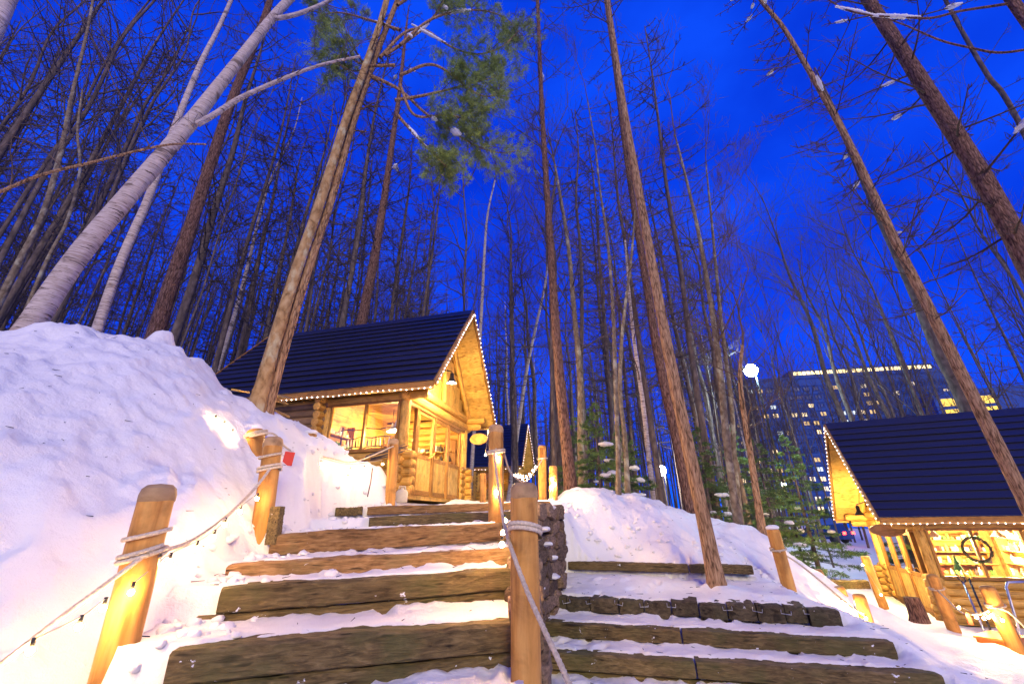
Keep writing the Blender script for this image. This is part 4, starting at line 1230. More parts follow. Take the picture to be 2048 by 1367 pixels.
bulbs('string of bulbs along the snow wall under the cabin window', [P(613, 921, 6.36), P(641, 926, 6.45), P(728, 936, 6.85), P(765, 927, 7.1), P(700, 940, 6.75)], [P(560, 900, 5.2), P(613, 918, 6.36), P(641, 921, 6.45), P(700, 933, 6.75), P(765, 924, 7.1)], me=BULB_DIM)
bulbs('string of bulbs running down the second post and its rope', [front('B', 918, 1.1, .03), front('B', 985, 1.2, .02), P(1006, 1064, 3.6), P(1004, 1088, 3.3), P(1010, 1040, 4.0)], [front('B', 905), front('B', 985, 1.1), P(1006, 1040, 4.0), P(1010, 1064, 3.6), P(1006, 1088, 3.3)])
bulbs('garland of bulbs between the second post and the stair-head post', [P(1030, 950, 6.4), P(1037, 952, 6.8), P(1045, 955, 7.1), P(1053, 953, 7.4), P(1060, 948, 7.7), P(1066, 940, 8.0), P(1072, 933, 8.3)])
bulbs('bulbs wound round the short post by the stone wall', [front('4', 958, 1.15, -.03), front('4', 968, 1.15, .03), front('4', 975, 1.15, -.05), front('4', 1000, 1.2, -.06), front('4', 1004, 1.2, .02)])
bulbs('pair of bulbs beside the small oval sign of the left cabin', [P(977, 862, 9.6), P(971, 909, 10.0)])
bulbs('string of bulbs over the snow beside the right path', [P(1645, 1171, 8.3), P(1653, 1180, 8.15), P(1683, 1203, 7.8), P(1694, 1206, 7.7), P(1710, 1219, 7.35), P(1732, 1235, 7.3)])
bulbs('string of bulbs hung before the right cabin', [P(1918, 1214, 8.6), P(1953, 1233, 8.0), P(1968, 1235, 7.8), P(1977, 1233, 7.65), P(1984, 1229, 7.5), P(2005, 1239, 7.3)])
bulbs('bulb on the post at the far door corner of the right cabin', [P(1725, 1128, 12.2), P(1762, 1188, 11.9)])

# ------------------------------------------------------------------ small things
m = MB(); m.box((0, 0, 0), (.115, .006, .155))
o = m.build('red_tag', MAT['red'], None, False); o.location = P(577, 916, 5.1); o.rotation_euler = (0.1, 0.12, 0.1)
tag(o, 'red card hanging from the rope in front of the snow wall', 'tag')
# jug beside the cabin step
jg = tag(empty('jug', P(802, 1004, 8.2)), 'cream plastic jug standing at the left cabin corner', 'jug')
m = MB(); pr = [(0, 0), (.10, 0), (.115, .02), (.115, .17), (.09, .21), (.03, .235), (.03, .26), (0, .26)]; lathe(m, pr, n=16); m.v = [(x, y * .6, z) for x, y, z in m.v]; m.build('body', MAT['cream'], jg)
m = MB(); m.tube([(-.07, 0, .2), (-.05, 0, .28), (.05, 0, .28), (.07, 0, .2)], .014, 6); m.build('handle', MAT['cream'], jg)
# stick in the snow wall
m = MB(); a = P(745, 935, 6.9); b = P(735, 992, 6.75); m.tube([b - b, (a - b) * .5 + Vector((.01, 0, 0)), a - b], .009, 6)
o = m.build('stick', MAT['dark'], None); o.location = b; tag(o, 'thin dark stick leaning on the snow wall below the cabin', 'stick')
# pile of dark sticks on the snow under the window
for i in range(8):
    a = P(735 + rng.uniform(-8, 8), 908 + i * 1.6, 7.9 + rng.uniform(0, .3)); b = P(802 + rng.uniform(-6, 20), 887 + i * 2.2, 8.1 + rng.uniform(0, .3))
    m = MB(); m.tube([Vector(), (b - a) * .5 + Vector((0, 0, rng.uniform(-.02, .02))), b - a], [.014, .012, .008], 5)
    o = m.build('stick', MAT['dark'], None); o.location = a; tag(o, 'dark stick in the pile under the left cabin window', 'stick', 'sticks piled under the left cabin window')
# orange split boards sticking out of the snow by the leaning trunk
for i, (u0, v0, u1, v1) in enumerate(((505, 778, 582, 797), (520, 792, 575, 806), (530, 812, 578, 832), (470, 779, 492, 783))):
    o = piece('split_board', PLANK, None, P(u0, v0, 6.6), P(u1, v1, 6.9), .13, .03, (0.2, -.4, 1))
    tag(o, ['upper split board jutting right behind the orange-lit leaning trunk', 'second split board jutting right behind the orange-lit leaning trunk', 'lowest split board under the others behind the leaning trunk', 'short board end left of the orange-lit leaning trunk'][i], 'board')
# shovels, stump, rail and box by the right cabin
def shovel(label, tip, top, hm, sm):
    tip = Vector(tip); tip.z = gz(tip.x, tip.y) - .22
    r0 = tag(empty('snow_shovel', tip), label, 'shovel'); d = Vector(top) - Vector(tip); n = d.normalized(); sd = n.cross(Vector((0, 1, 0))).normalized()
    m = MB(); m.tube([n * .25, d - n * .12], .017, 8); m.build('shaft', MAT[sm], r0)
    m = MB(); m.tube([d - n * .14, d - n * .08 + sd * .07, d + sd * .07, d - sd * .07, d - n * .08 - sd * .07, d - n * .14], .013, 6); m.build('handle', MAT[hm], r0)
    m = MB(); f = n.cross(sd)
    A = [sd * x + n * y + f * (.05 * (1 - (x / .2) ** 2) - .03) for y in (0.3, 0.15, -.12) for x in (-.2, -.1, 0, .1, .2)]
    B = [p + f * .012 for p in A]; k = len(A)
    fs = [[r * 5 + c, r * 5 + c + 1, r * 5 + c + 6, r * 5 + c + 5] for r in range(2) for c in range(4)]
    m.add(A + B, fs + [[i + k for i in q][::-1] for q in fs]); m.build('blade', MAT[sm], r0)
shovel('shovel with a yellow handle and black shaft against the right cabin', P(1996, 1292, 8.6), P(1932, 1142, 9.2), 'yellow', 'black')
shovel('shovel with a pale steel shaft left of the yellow-handled one', P(1986, 1298, 8.7), P(1920, 1150, 9.4), 'black', 'steel')
sb = P(1838, 1238, 9.7)
m = MB(); lathe(m, [(.0, 0), (.17, 0), (.15, .1), (.135, .3), (.13, .42), (0.0, .425)], n=16); m.v = [(x + .02 * math.sin(z * 9), y, z) for x, y, z in m.v]
o = m.build('tree_stump', MAT['larch'], None); o.location = sb - Vector((0, 0, .04)); tag(o, 'rough tree stump standing by the right cabin door', 'stump'); set_smooth_angle(o.data)
rl = tag(empty('metal_rail', P(2046, 1282, 8.2)), 'bent steel tube rail before the right cabin at the picture edge', 'rail')
m = MB(); m.tube([p - rl.location for p in (P(2046, 1284, 8.2), P(2012, 1172, 8.8), P(2016, 1163, 8.8), P(2075, 1161, 8.8))], .02, 8); m.build('tube', MAT['steel'], rl)
bx = tag(empty('orange_box', P(2012, 1300, 7.9)), 'orange plastic box in the snow behind the last rope post', 'box')
m = MB(); m.box((0, 0, .04), (.62, .4, .26), Matrix.Rotation(.5, 3, 'Z')); m.build('tub', MAT['orange'], bx, False)
m = MB(); m.box((0, 0, .185), (.66, .44, .03), Matrix.Rotation(.5, 3, 'Z')); m.build('rim', MAT['orange'], bx, False)
m = MB(); m.box((0, 0, 0), (.07, .006, .16)); o = m.build('red_tag', MAT['red'], None, False); o.location = P(1938, 1236, 8.1); tag(o, 'little red strip hanging among the bulbs before the right cabin', 'tag')
sl2 = tag(empty('timber_step', P(1700, 1168, 13.6)), 'dark sleeper lying across the path beyond the right cabin posts', 'step')
piece('sleeper', SLEEP[1], sl2, P(1655, 1167, 13.6) - sl2.location, P(1735, 1167, 13.4) - sl2.location, .25, .2)

# clods of snow shovelled and fallen along the foot of the banks
cl_ = MB(); dr = random.Random(9); cx = []; cyy = []
for _ in range(260):
    if dr.random() < .6:
        k = dr.randrange(2, 10); f = dr.random(); q = BOUND[k] * (1 - f) + BOUND[k + 1] * f; cx.append(q[0] + dr.gauss(.05, .2)); cyy.append(q[1] + dr.gauss(0, .12))
    else:
        f = dr.random(); cx.append(.9 + 3.0 * f + dr.gauss(0, .1)); cyy.append(7.55 - .75 * f + dr.gauss(.25, .25))
for x, y, z in zip(cx, cyy, _ground0(np.array(cx), np.array(cyy))):
    ico(cl_, (x, y, z + .004), dr.uniform(.01, .045) ** 1.0, 1, .25, dr, (1.1, 1.1, .8))
tag(cl_.build('snow_clods', MAT['snow'], None), 'small clods of snow along the foot of the banks', 'snow', kind='stuff')
# bits of twig and bark scattered over the snow
deb = MB(); dr = random.Random(4)
dx = [dr.uniform(-5.2, 4.6) for _ in range(520)]; dy = [dr.uniform(2.4, 8.8) for _ in range(520)]
dz = _ground0(np.array(dx), np.array(dy))
for x, y, z in zip(dx, dy, dz):
    a = dr.uniform(0, 6.28); l = dr.uniform(.008, .035) * (2 if dr.random() < .08 else 1); d = Vector((math.cos(a), math.sin(a), dr.uniform(-.2, .2))) * l
    deb.tube([Vector((x, y, z + .006)) - d, Vector((x, y, z + .009)) + d], [.0035, .0015], 3, False)
tag(deb.build('snow_debris', MAT['wire'], None), 'dark bits of twig and bark scattered over the snow', 'debris', kind='stuff')

# ------------------------------------------------------------------ trees
class SEG:
    """many thin tapered twigs, turned into one mesh with numpy"""
    def __init__(self): self.a = []; self.b = []; self.r = []
    def add(self, p, q, r0, r1):
        self.a.append((p[0], p[1], p[2])); self.b.append((q[0], q[1], q[2])); self.r.append((r0, r1))
    def poly(self, pts, r0, r1):
        n = len(pts) - 1
        for i in range(n):
            self.add(pts[i], pts[i + 1], r0 + (r1 - r0) * i / n, r0 + (r1 - r0) * (i + 1) / n)
    def mesh(self, name, mat, sides=3):
        a = np.array(self.a); b = np.array(self.b); r = np.array(self.r); n = len(a)
        d = b - a; d /= np.linalg.norm(d, axis=1)[:, None] + 1e-9
        ref = np.where(np.abs(d[:, 2:3]) < 0.9, np.array([[0, 0, 1.0]]), np.array([[1.0, 0, 0]]))
        x = np.cross(d, ref); x /= np.linalg.norm(x, axis=1)[:, None]; y = np.cross(d, x)
        v = np.zeros((n, 2, sides, 3))
        for k in range(sides):
            t = 2 * math.pi * k / sides
            o = x * math.cos(t) + y * math.sin(t)
            v[:, 0, k] = a + o * r[:, :1]; v[:, 1, k] = b + o * r[:, 1:]
        base = (np.arange(n) * 2 * sides)[:, None, None]
        q = np.array([[k, (k + 1) % sides, sides + (k + 1) % sides, sides + k] for k in range(sides)])[None] + base
        return np_mesh(name, v.reshape(-1, 3), q.reshape(-1, 4), mat)
def np_mesh(name, v, f, mat, smooth=True):
    me = bpy.data.meshes.new(name); k = f.shape[1]
    me.vertices.add(len(v)); me.vertices.foreach_set('co', v.astype(np.float32).ravel())
    me.loops.add(f.size); me.loops.foreach_set('vertex_index', f.ravel().astype(np.int32))
    me.polygons.add(len(f)); me.polygons.foreach_set('loop_start', np.arange(0, f.size, k, dtype=np.int32)); me.polygons.foreach_set('loop_total', np.full(len(f), k, np.int32))
    me.polygons.foreach_set('use_smooth', np.full(len(f), smooth))
    me.materials.append(mat); me.update()
    return me
def trunk_mesh(name, pts, rads, mat, sides=18, step=0.12, rough=0.06, seed=0, flare=0.25):
    pts = [Vector(p) for p in pts]
    sm = cat(pts, 10)
    cum = [0]
    for a, b in zip(sm[:-1], sm[1:]): cum.append(cum[-1] + (b - a).length)
    tot = cum[-1]; n = max(6, int(tot / step)); ring = []; j = 0
    for i in range(n + 1):
        d = tot * i / n
        while j < len(sm) - 2 and cum[j + 1] < d: j += 1
        ring.append(sm[j].lerp(sm[j + 1], (d - cum[j]) / max(1e-6, cum[j + 1] - cum[j])))
    c = np.array([tuple(p) for p in ring])
    tt = np.linspace(0, 1, n + 1)
    r = np.interp(tt, np.linspace(0, 1, len(rads)), rads) * (1 + flare * np.exp(-tt * tot / 0.25))
    d = np.gradient(c, axis=0); d /= np.linalg.norm(d, axis=1)[:, None]
    x = np.cross(d, np.array([[0, 1.0, 0]])); x /= np.linalg.norm(x, axis=1)[:, None]; y = np.cross(d, x)
    th = np.linspace(0, 2 * math.pi, sides, endpoint=False)
    TT, HH = np.meshgrid(th, tt * tot)
    px, py = np.cos(TT) * 2, np.sin(TT) * 2
    nz = vnoise(px * 2.2 + 7, HH * 1.5 + py * 2.2, seed) + 0.6 * vnoise(px * 5 + py * 3, HH * 4 + seed, seed + 4)
    R_ = r[:, None] * (1 + rough * nz)
    v = c[:, None, :] + x[:, None, :] * (np.cos(TT) * R_)[..., None] + y[:, None, :] * (np.sin(TT) * R_)[..., None]
    k = np.arange(sides)
    q = np.stack([np.add.outer(np.arange(n) * sides, k), np.add.outer(np.arange(n) * sides, (k + 1) % sides), np.add.outer((np.arange(n) + 1) * sides, (k + 1) % sides), np.add.outer((np.arange(n) + 1) * sides, k)], -1).reshape(-1, 4)
    return np_mesh(name, v.reshape(-1, 3), q, mat), ring, r
def perp(d, r_):
    while True:
        a = Vector((r_.gauss(0, 1), r_.gauss(0, 1), r_.gauss(0, 1)))
        a = a - d * a.dot(d)
        if a.length > .1: return a.normalized()
def larch_branch(S, p, az, L, el, r_, rb, dense=1.0):
    """one sweeping side branch with its comb of short twigs"""
    h = Vector((math.cos(az), math.sin(az), 0)); pts = [Vector(p)]; n = 6
    e = el
    for i in range(n):
        e += r_.uniform(0.02, 0.16) if i > 1 else r_.uniform(-.10, .05)
        az += r_.uniform(-.12, .12); h = Vector((math.cos(az), math.sin(az), 0))
        pts.append(pts[-1] + (h * math.cos(e) + Vector((0, 0, math.sin(e)))) * (L / n))
    S.poly(pts, rb, 0.008)
    m = max(3, int(L * 6.5 * dense))
    for k in range(m):
        t = r_.uniform(.12, 1) * n * .999; i = int(t); q = pts[i].lerp(pts[i + 1], t - i)
        d = (pts[i + 1] - pts[i]).normalized()
        sd = d.cross(Vector((0, 0, 1))).normalized() * r_.choice((-1, 1))
        tl = L * r_.uniform(.10, .30) * (1.15 - t / n * .6)
        dr = (d * r_.uniform(.4, 1) + sd * r_.uniform(.6, 1) + Vector((0, 0, r_.uniform(-.1, .5)))).normalized()
        q2 = q + dr * tl * .55; q3 = q2 + (dr + Vector((r_.uniform(-.3, .3), r_.uniform(-.3, .3), r_.uniform(0, .5)))).normalized() * tl * .45
        S.poly([q, q2, q3], .0075, .004)
        for j in range(3):
            w = q.lerp(q2, r_.uniform(.2, 1)); dd = (dr + perp(dr, r_) * .9).normalized()
            S.add(w, w + dd * tl * r_.uniform(.25, .5), .0045, .0028)
    return pts
def larch_crown(ring, rads, r_, h0, n, Lm, S, el=-.05, dense=1.0, keep=None):
    """whorls of branches up a trunk; returns branch polylines"""
    out = []
    N = len(ring)
    for k in range(n):
        f = h0 + (1 - h0) * (k + r_.random()) / n
        i = min(N - 2, int(f * (N - 1))); p = ring[i].lerp(ring[i + 1], f * (N - 1) - i)
        L = Lm * (0.35 + 0.65 * math.sin(math.pi * min(1, .25 + (f - h0) / (1 - h0) * .75))) * r_.uniform(.55, 1.1)
        out.append(larch_branch(S, p, r_.uniform(0, 2 * math.pi), L, el + r_.uniform(-.2, .3), r_, min(.032, max(.014, rads[i] * .19)), dense))
    return out
def decid(S, p, d, L, r0, lev, r_, up=.25):
    """forking bare branches"""
    n = 4; pts = [Vector(p)]; d = d.normalized()
    for i in range(n):
        d = (d + perp(d, r_) * .16 + Vector((0, 0, up * .25))).normalized()
        pts.append(pts[-1] + d * L / n)
    r1 = max(.0032, r0 * .55)
    S.poly(pts, r0, r1)
    if lev <= 0: return
    kids = 3 if lev > 1 else 4
    for k in range(kids):
        t = r_.uniform(.35, 1) * n * .999 if k else n * .999; i = int(t); q = pts[i].lerp(pts[i + 1], t - i)
        dd = (d + perp(d, r_) * r_.uniform(.45, .95) + Vector((0, 0, up))).normalized()
        decid(S, q, dd, L * r_.uniform(.52, .78), r1 * r_.uniform(.6, .9), lev - 1, r_, up)

def lump(mb, p, L, w, d, r_):
    """an uneven pad of snow lying along a branch"""
    k = max(3, int(L / (w * .5)))
    for i in range(k):
        t = (i + .5) / k - .5
        ico(mb, tuple(p + d * (t * L) + Vector((0, 0, w * .3 + r_.uniform(-.1, .2) * w))), w * r_.uniform(.7, 1.0) * (1 - abs(t) * .9), 1, .13, r_, (1.35, 1.35, .8))
SNOWPAD = 0
def snow_pads(parent, base, polys, r_, n, w=(.05, .1)):
    for k in range(n):
        pl = r_.choice(polys); i = r_.randrange(1, max(2, len(pl) - 2)); a, b = pl[i], pl[i + 1]
        m = MB(); ww = r_.uniform(*w)
        lump(m, a.lerp(b, r_.random()) - base, max(.16, (b - a).length * r_.uniform(.8, 1.6)), ww, (b - a).normalized(), r_)
        m.build('snow_clump', MAT['snow'], parent)

def pix(pts, Y0, Y1=None):
    Y1 = Y0 if Y1 is None else Y1
    n = len(pts); return [P(u, v, Y0 + (Y1 - Y0) * i / (n - 1)) for i, (u, v) in enumerate(pts)]
def tree(name, label, cat_, pts, rads, mat, kind, seed, h0=.3, nb=40, Lm=2.2, twig='twig', sides=18, step=.1, rough=.07, snow=0, extra=0.0, lev=3, group=None, dense=1.0, limbs=(), w=(.05, .1), el=-.05, girth=.68):
    r_ = random.Random(seed)
    rads = [q_ * girth for q_ in rads]
    pts = [Vector(p) for p in pts]
    b = pts[0].copy()
    g = gz(b.x, b.y)
    if b.z > g - .05:                       # root it in the ground
        d = (pts[0] - pts[1]).normalized()
        if d.z > -.3: d = Vector((d.x * .3, d.y * .3, -.95)).normalized()
        k = (b.z - g + .15) / -d.z
        pts[0] = b + d * k
    b = pts[0].copy()
    if extra:                                # the top goes on above the picture
        d = (pts[-1] - pts[-2]).normalized(); d = (d + Vector((0, 0, .6))).normalized()
        pts += [pts[-1] + d * extra * .5, pts[-1] + d * extra + Vector((0, 0, .2))]
        rads = list(rads) + [rads[-1] * .55, .02]
    root = tag(empty(name, b), label, cat_, group)
    loc = [p - b for p in pts]
    # radii are given per point
    cum = [0]
    for p, q in zip(loc[:-1], loc[1:]): cum.append(cum[-1] + (q - p).length)
    rr = np.interp(np.linspace(0, 1, 24), np.array(cum) / cum[-1], np.interp(np.linspace(0, 1, len(loc)), np.linspace(0, 1, len(rads)), rads))
    me, ring, rd = trunk_mesh('trunk', loc, list(rr), MAT[mat], sides, step, rough, seed, .5)
    link('trunk', me, root)
    polys = []
    S = SEG()
    if kind == 'larch':
        polys = larch_crown(ring, rd, r_, h0, nb, Lm, S, el, dense)
    elif kind == 'decid':
        N = len(ring)
        for k in range(nb):
            f = h0 + (1 - h0) * (k + r_.random()) / nb; i = min(N - 2, int(f * (N - 1)))
            d = (ring[i + 1] - ring[i]).normalized()
            decid(S, ring[i], d * .5 + perp(d, r_), Lm * r_.uniform(.5, 1.1) * (1.15 - f * .6), max(.008, rd[i] * .35), lev, r_)
        decid(S, ring[-1], (ring[-1] - ring[-2]), Lm, rd[-1], lev, r_)
    if S.a: tag(link('crown', S.mesh('crown', MAT[twig]), root), kind='stuff')
    for lp, r0, r1, lk in limbs:
        lp = [Vector(p) - b for p in lp]
        me, rg, _ = trunk_mesh('limb', lp, [r0, r1], MAT[mat], 10, .08, .07, seed + 5, 0)
        lo = link('limb', me, root)
        S2 = SEG()
        for k in range(lk):
            i = r_.randrange(len(rg) // 3, len(rg) - 1); d = (rg[i + 1] - rg[i]).normalized()
            decid(S2, rg[i], d + perp(d, r_) * .8, r_.uniform(.3, .8), r1 * .45, 2, r_, .1)
        if S2.a: tag(link('twigs', S2.mesh('twigs', MAT[twig]), lo), kind='stuff')
        polys.append(rg[::max(1, len(rg) // 6)])
    if snow: snow_pads(root, Vector(), polys, r_, snow, w)
    return root

# the big trees, one by one
tree('birch_tree', 'big pale birch leaning right, rising from the snow bank on the left', 'tree',
     pix([(30, 700), (150, 520), (270, 375), (380, 245), (470, 130), (545, 35), (610, -40), (680, -160)], 5.6), [.20, .185, .17, .155, .125, .11, .10, .08], 'birch', None, 1, sides=22, step=.08, rough=.05, extra=2.5, girth=.78,
     limbs=[(pix([(395, 248), (430, 228), (480, 196), (560, 160), (640, 130), (720, 112)], 5.55, 5.3), .055, .02, 10), (pix([(540, 38), (575, 33), (612, 22), (660, 0), (720, -40)], 5.6), .05, .03, 4)])
tree('birch_tree', 'thick pale birch cut off by the top left corner', 'tree', pix([(-150, 420), (-90, 260), (-30, 100), (15, 0), (50, -80)], 4.4), [.17, .15, .14, .13, .12], 'birch', None, 2, sides=20, rough=.05, extra=2, girth=.85)
tree('birch_tree', 'slimmer birch with dark-banded upper stem behind the big leaning birch', 'tree',
     pix([(188, 680), (235, 540), (295, 400), (345, 265), (400, 130), (440, 50), (480, -40)], 7.2), [.13, .12, .11, .105, .09, .08, .07], 'birch', 'decid', 3, .55, 7, 1.6, 'twig_dark', extra=3, lev=3)
tree('grey_tree', 'thin grey curving tree at the far left edge', 'tree', pix([(-20, 640), (35, 530), (85, 430), (120, 310), (142, 200), (175, 60), (192, -30)], 7.0), [.09, .085, .08, .07, .06, .05, .04], 'grey', 'decid', 4, .35, 9, 1.5, 'twig_dark', extra=2, lev=3)
tree('grey_tree', 'slender grey stem right of the curving tree on the left', 'tree', pix([(45, 640), (85, 540), (135, 440), (160, 340), (155, 260), (165, 180)], 7.8), [.06, .055, .05, .045, .04, .03], 'grey', 'decid', 5, .4, 7, 1.3, 'twig_dark', lev=3)
tree('larch_tree', 'tall red-brown larch trunk between the birches and the orange-lit leaning trunk', 'tree', pix([(300, 700), (345, 560), (385, 440), (460, 210), (520, 60), (550, -30)], 9.0), [.27, .24, .22, .185, .16, .14], 'larch', 'larch', 6, .5, 26, 1.8, 'twig_dark', extra=5)
PINE = tree('pine_tree', 'orange-lit leaning trunk with green pine boughs and snow dabs before the left cabin roof', 'tree', pix([(512, 815), (528, 760), (556, 660), (598, 525), (640, 405), (690, 245), (728, 140), (765, 30), (785, -50)], 5.8), [.155, .145, .135, .125, .12, .115, .105, .095, .09], 'mossy_lit', 'decid', 7, .42, 13, .75, 'twig', 20, .07, .10, extra=2.2, lev=2)
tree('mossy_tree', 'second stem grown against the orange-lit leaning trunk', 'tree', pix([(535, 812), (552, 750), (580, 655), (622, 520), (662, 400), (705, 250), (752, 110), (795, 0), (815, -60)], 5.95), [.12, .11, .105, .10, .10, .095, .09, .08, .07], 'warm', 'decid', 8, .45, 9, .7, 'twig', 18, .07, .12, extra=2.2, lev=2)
tree('larch_tree', 'dark straight larch right of the pine foliage', 'tree', pix([(1145, 1010), (1130, 860), (1115, 700), (1095, 400), (1083, 200), (1075, 0), (1070, -80)], 9.6), [.21, .185, .165, .13, .11, .095, .085], 'larch', 'larch', 9, .42, 48, 2.0, 'twig_dark', extra=5, snow=2)
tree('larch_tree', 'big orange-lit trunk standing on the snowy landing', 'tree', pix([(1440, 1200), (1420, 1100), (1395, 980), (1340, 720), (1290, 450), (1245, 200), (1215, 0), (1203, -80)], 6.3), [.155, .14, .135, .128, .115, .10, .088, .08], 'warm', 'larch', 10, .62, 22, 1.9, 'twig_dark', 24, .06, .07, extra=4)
tree('larch_tree', 'dark brown trunk close behind the big orange-lit trunk', 'tree', pix([(1385, 1040), (1368, 950), (1350, 860), (1318, 720), (1285, 520), (1255, 330), (1235, 180)], 9.6), [.20, .18, .17, .155, .14, .11, .09], 'larch', 'larch', 11, .5, 30, 1.8, 'twig_dark', extra=5)
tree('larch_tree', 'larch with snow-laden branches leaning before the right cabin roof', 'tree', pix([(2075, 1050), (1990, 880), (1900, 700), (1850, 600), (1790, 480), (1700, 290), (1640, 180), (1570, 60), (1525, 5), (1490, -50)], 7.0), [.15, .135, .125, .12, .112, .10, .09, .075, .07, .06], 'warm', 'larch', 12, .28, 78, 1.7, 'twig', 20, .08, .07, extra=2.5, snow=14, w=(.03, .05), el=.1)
tree('larch_tree', 'massive dark larch trunk crossing the upper right corner', 'tree', pix([(2180, 790), (2110, 640), (2048, 510), (1950, 330), (1860, 190), (1790, 80), (1730, -10), (1690, -80)], 6.4), [.20, .185, .18, .17, .16, .15, .14, .13], 'larch', 'larch', 13, .3, 44, 2.0, 'twig', 22, .07, .08, extra=4, snow=9, w=(.035, .06), girth=.88)
tree('larch_tree', 'dark trunk close behind the snow-laden larch on the right', 'tree', pix([(1955, 860), (1930, 800), (1880, 700), (1820, 560), (1760, 430), (1690, 270)], 12.5), [.30, .27, .25, .22, .19, .15], 'dark', 'larch', 14, .5, 24, 2.0, 'twig_dark', extra=4, girth=.8)
tree('larch_tree', 'thin dark larch stem in the top right beside the massive trunk', 'tree', pix([(2120, 420), (2048, 265), (1975, 150), (1920, 55), (1875, -30)], 9.0), [.10, .095, .09, .08, .07], 'dark', 'larch', 15, .2, 26, 1.8, 'twig_dark', extra=2)
tree('bare_tree', 'rough trunk cut off by the top right corner with long bare limbs', 'tree', pix([(2210, 330), (2130, 160), (2060, 50), (2010, -20), (1960, -110)], 4.6), [.14, .13, .12, .11, .10], 'larch', None, 16, extra=2,
     limbs=[(pix([(2030, 5), (1985, 12), (1920, 22), (1860, 36), (1800, 33), (1740, 30), (1690, 18), (1650, -5)], 4.6, 5.2), .025, .012, 3), (pix([(2075, 95), (2000, 105), (1940, 95), (1880, 80), (1810, 50), (1740, 25)], 4.7, 5.3), .022, .010, 3)], snow=3, w=(.03, .05))
tree('grey_tree', 'slim lichen-spotted tree on the snow mound right of the steps', 'tree', pix([(1237, 1008), (1236, 900), (1232, 800), (1226, 620), (1215, 480), (1200, 380), (1190, 290), (1175, 200)], 8.6), [.075, .07, .068, .06, .05, .04, .032, .025], 'grey', 'decid', 17, .4, 12, 1.5, 'twig', 14, lev=4)
tree('grey_tree', 'second slim stem just behind the lichen-spotted tree', 'tree', pix([(1256, 992), (1250, 880), (1240, 780), (1245, 660), (1262, 520), (1270, 420)], 9.2), [.08, .075, .07, .06, .05, .03], 'grey', 'decid', 18, .4, 10, 1.5, 'twig', 14, lev=4)
tree('grey_tree', 'forked grey tree left of the bright street lamp', 'tree', pix([(1478, 1055), (1462, 950), (1450, 850), (1435, 700), (1400, 480), (1368, 340), (1350, 270)], 9.3), [.13, .115, .11, .095, .075, .05, .035], 'grey', 'decid', 19, .35, 12, 1.9, 'twig', 16, lev=4)
tree('grey_tree', 'thinner stem leaning off the forked grey tree by the lamp', 'tree', pix([(1482, 1050), (1470, 930), (1462, 800), (1440, 620), (1425, 460), (1412, 330)], 9.7), [.09, .08, .075, .065, .05, .03], 'grey', 'decid', 20, .35, 10, 1.8, 'twig', 14, lev=4)
tree('grey_tree', 'tree with orange-lit stem right below the bright street lamp', 'tree', pix([(1528, 1085), (1515, 1000), (1500, 900), (1484, 800), (1480, 740), (1485, 690)], 8.7), [.105, .09, .085, .075, .06, .05], 'warm', 'decid', 21, .45, 7, 1.5, 'twig', 16, lev=4)
tree('birch_tree', 'thin birch left of the big orange-lit trunk with a dark forked stem', 'tree', pix([(1305, 985), (1296, 900), (1285, 800), (1268, 680), (1258, 580), (1250, 480)], 11), [.10, .09, .085, .075, .06, .04], 'birch', 'decid', 22, .35, 10, 1.6, 'twig', 14, lev=4)
tree('grey_tree', 'mottled trunk close right of the dark straight larch', 'tree', pix([(1165, 1000), (1162, 900), (1160, 760), (1148, 620), (1135, 480), (1110, 330)], 12), [.16, .15, .14, .12, .10, .06], 'grey', 'decid', 23, .35, 12, 2.2, 'twig_dark', 16, lev=3)
tree('larch_tree', 'brown larch rising behind the left cabin roof with snowy boughs', 'tree', pix([(715, 690), (730, 610), (748, 520), (768, 400), (785, 280), (798, 190), (812, 60)], 14), [.25, .23, .21, .18, .15, .12, .08], 'larch', 'larch', 24, .3, 40, 2.6, 'twig_dark', extra=2, girth=.82, snow=5, w=(.06, .12))
tree('birch_tree', 'thin white birch rising behind the left cabin gable', 'tree', pix([(958, 700), (963, 620), (968, 520), (975, 430), (990, 360)], 19), [.13, .12, .11, .09, .06], 'birch', 'decid', 25, .3, 12, 2.2, 'twig_dark', 12, lev=3)
tree('birch_tree', 'leaning white birch left of the dark straight larch', 'tree', pix([(1036, 860), (1050, 760), (1070, 660), (1088, 580), (1100, 500)], 21), [.14, .13, .115, .10, .06], 'birch', 'decid', 26, .4, 10, 2.2, 'twig_dark', 12, lev=3)
# a branch reaching in from a tree outside the picture
br = tag(empty('tree_branch', P(-60, 405, 4.0)), 'thin bare branch reaching in from the left edge across the birches', 'branch')
me, rg, _ = trunk_mesh('limb', [p - br.location for p in pix([(-60, 405), (0, 383), (80, 350), (180, 325), (280, 300), (345, 288), (412, 288)], 4.0, 4.3)], [.022, .012], MAT['warm'], 10, .06, .06, 3, 0); link('limb', me, br)
S = SEG(); r_ = random.Random(5)
for a in ((300, 295, 260, 90), (130, 340, 60, 240), (290, 298, 360, 210), (20, 375, 10, 300)):
    p, q = P(a[0], a[1], 4.15) - br.location, P(a[2], a[3], 4.2) - br.location
    decid(S, p, q - p, (q - p).length, .009, 2, r_, .05)
tag(link('twigs', S.mesh('twigs', MAT['twig']), br), kind='stuff')

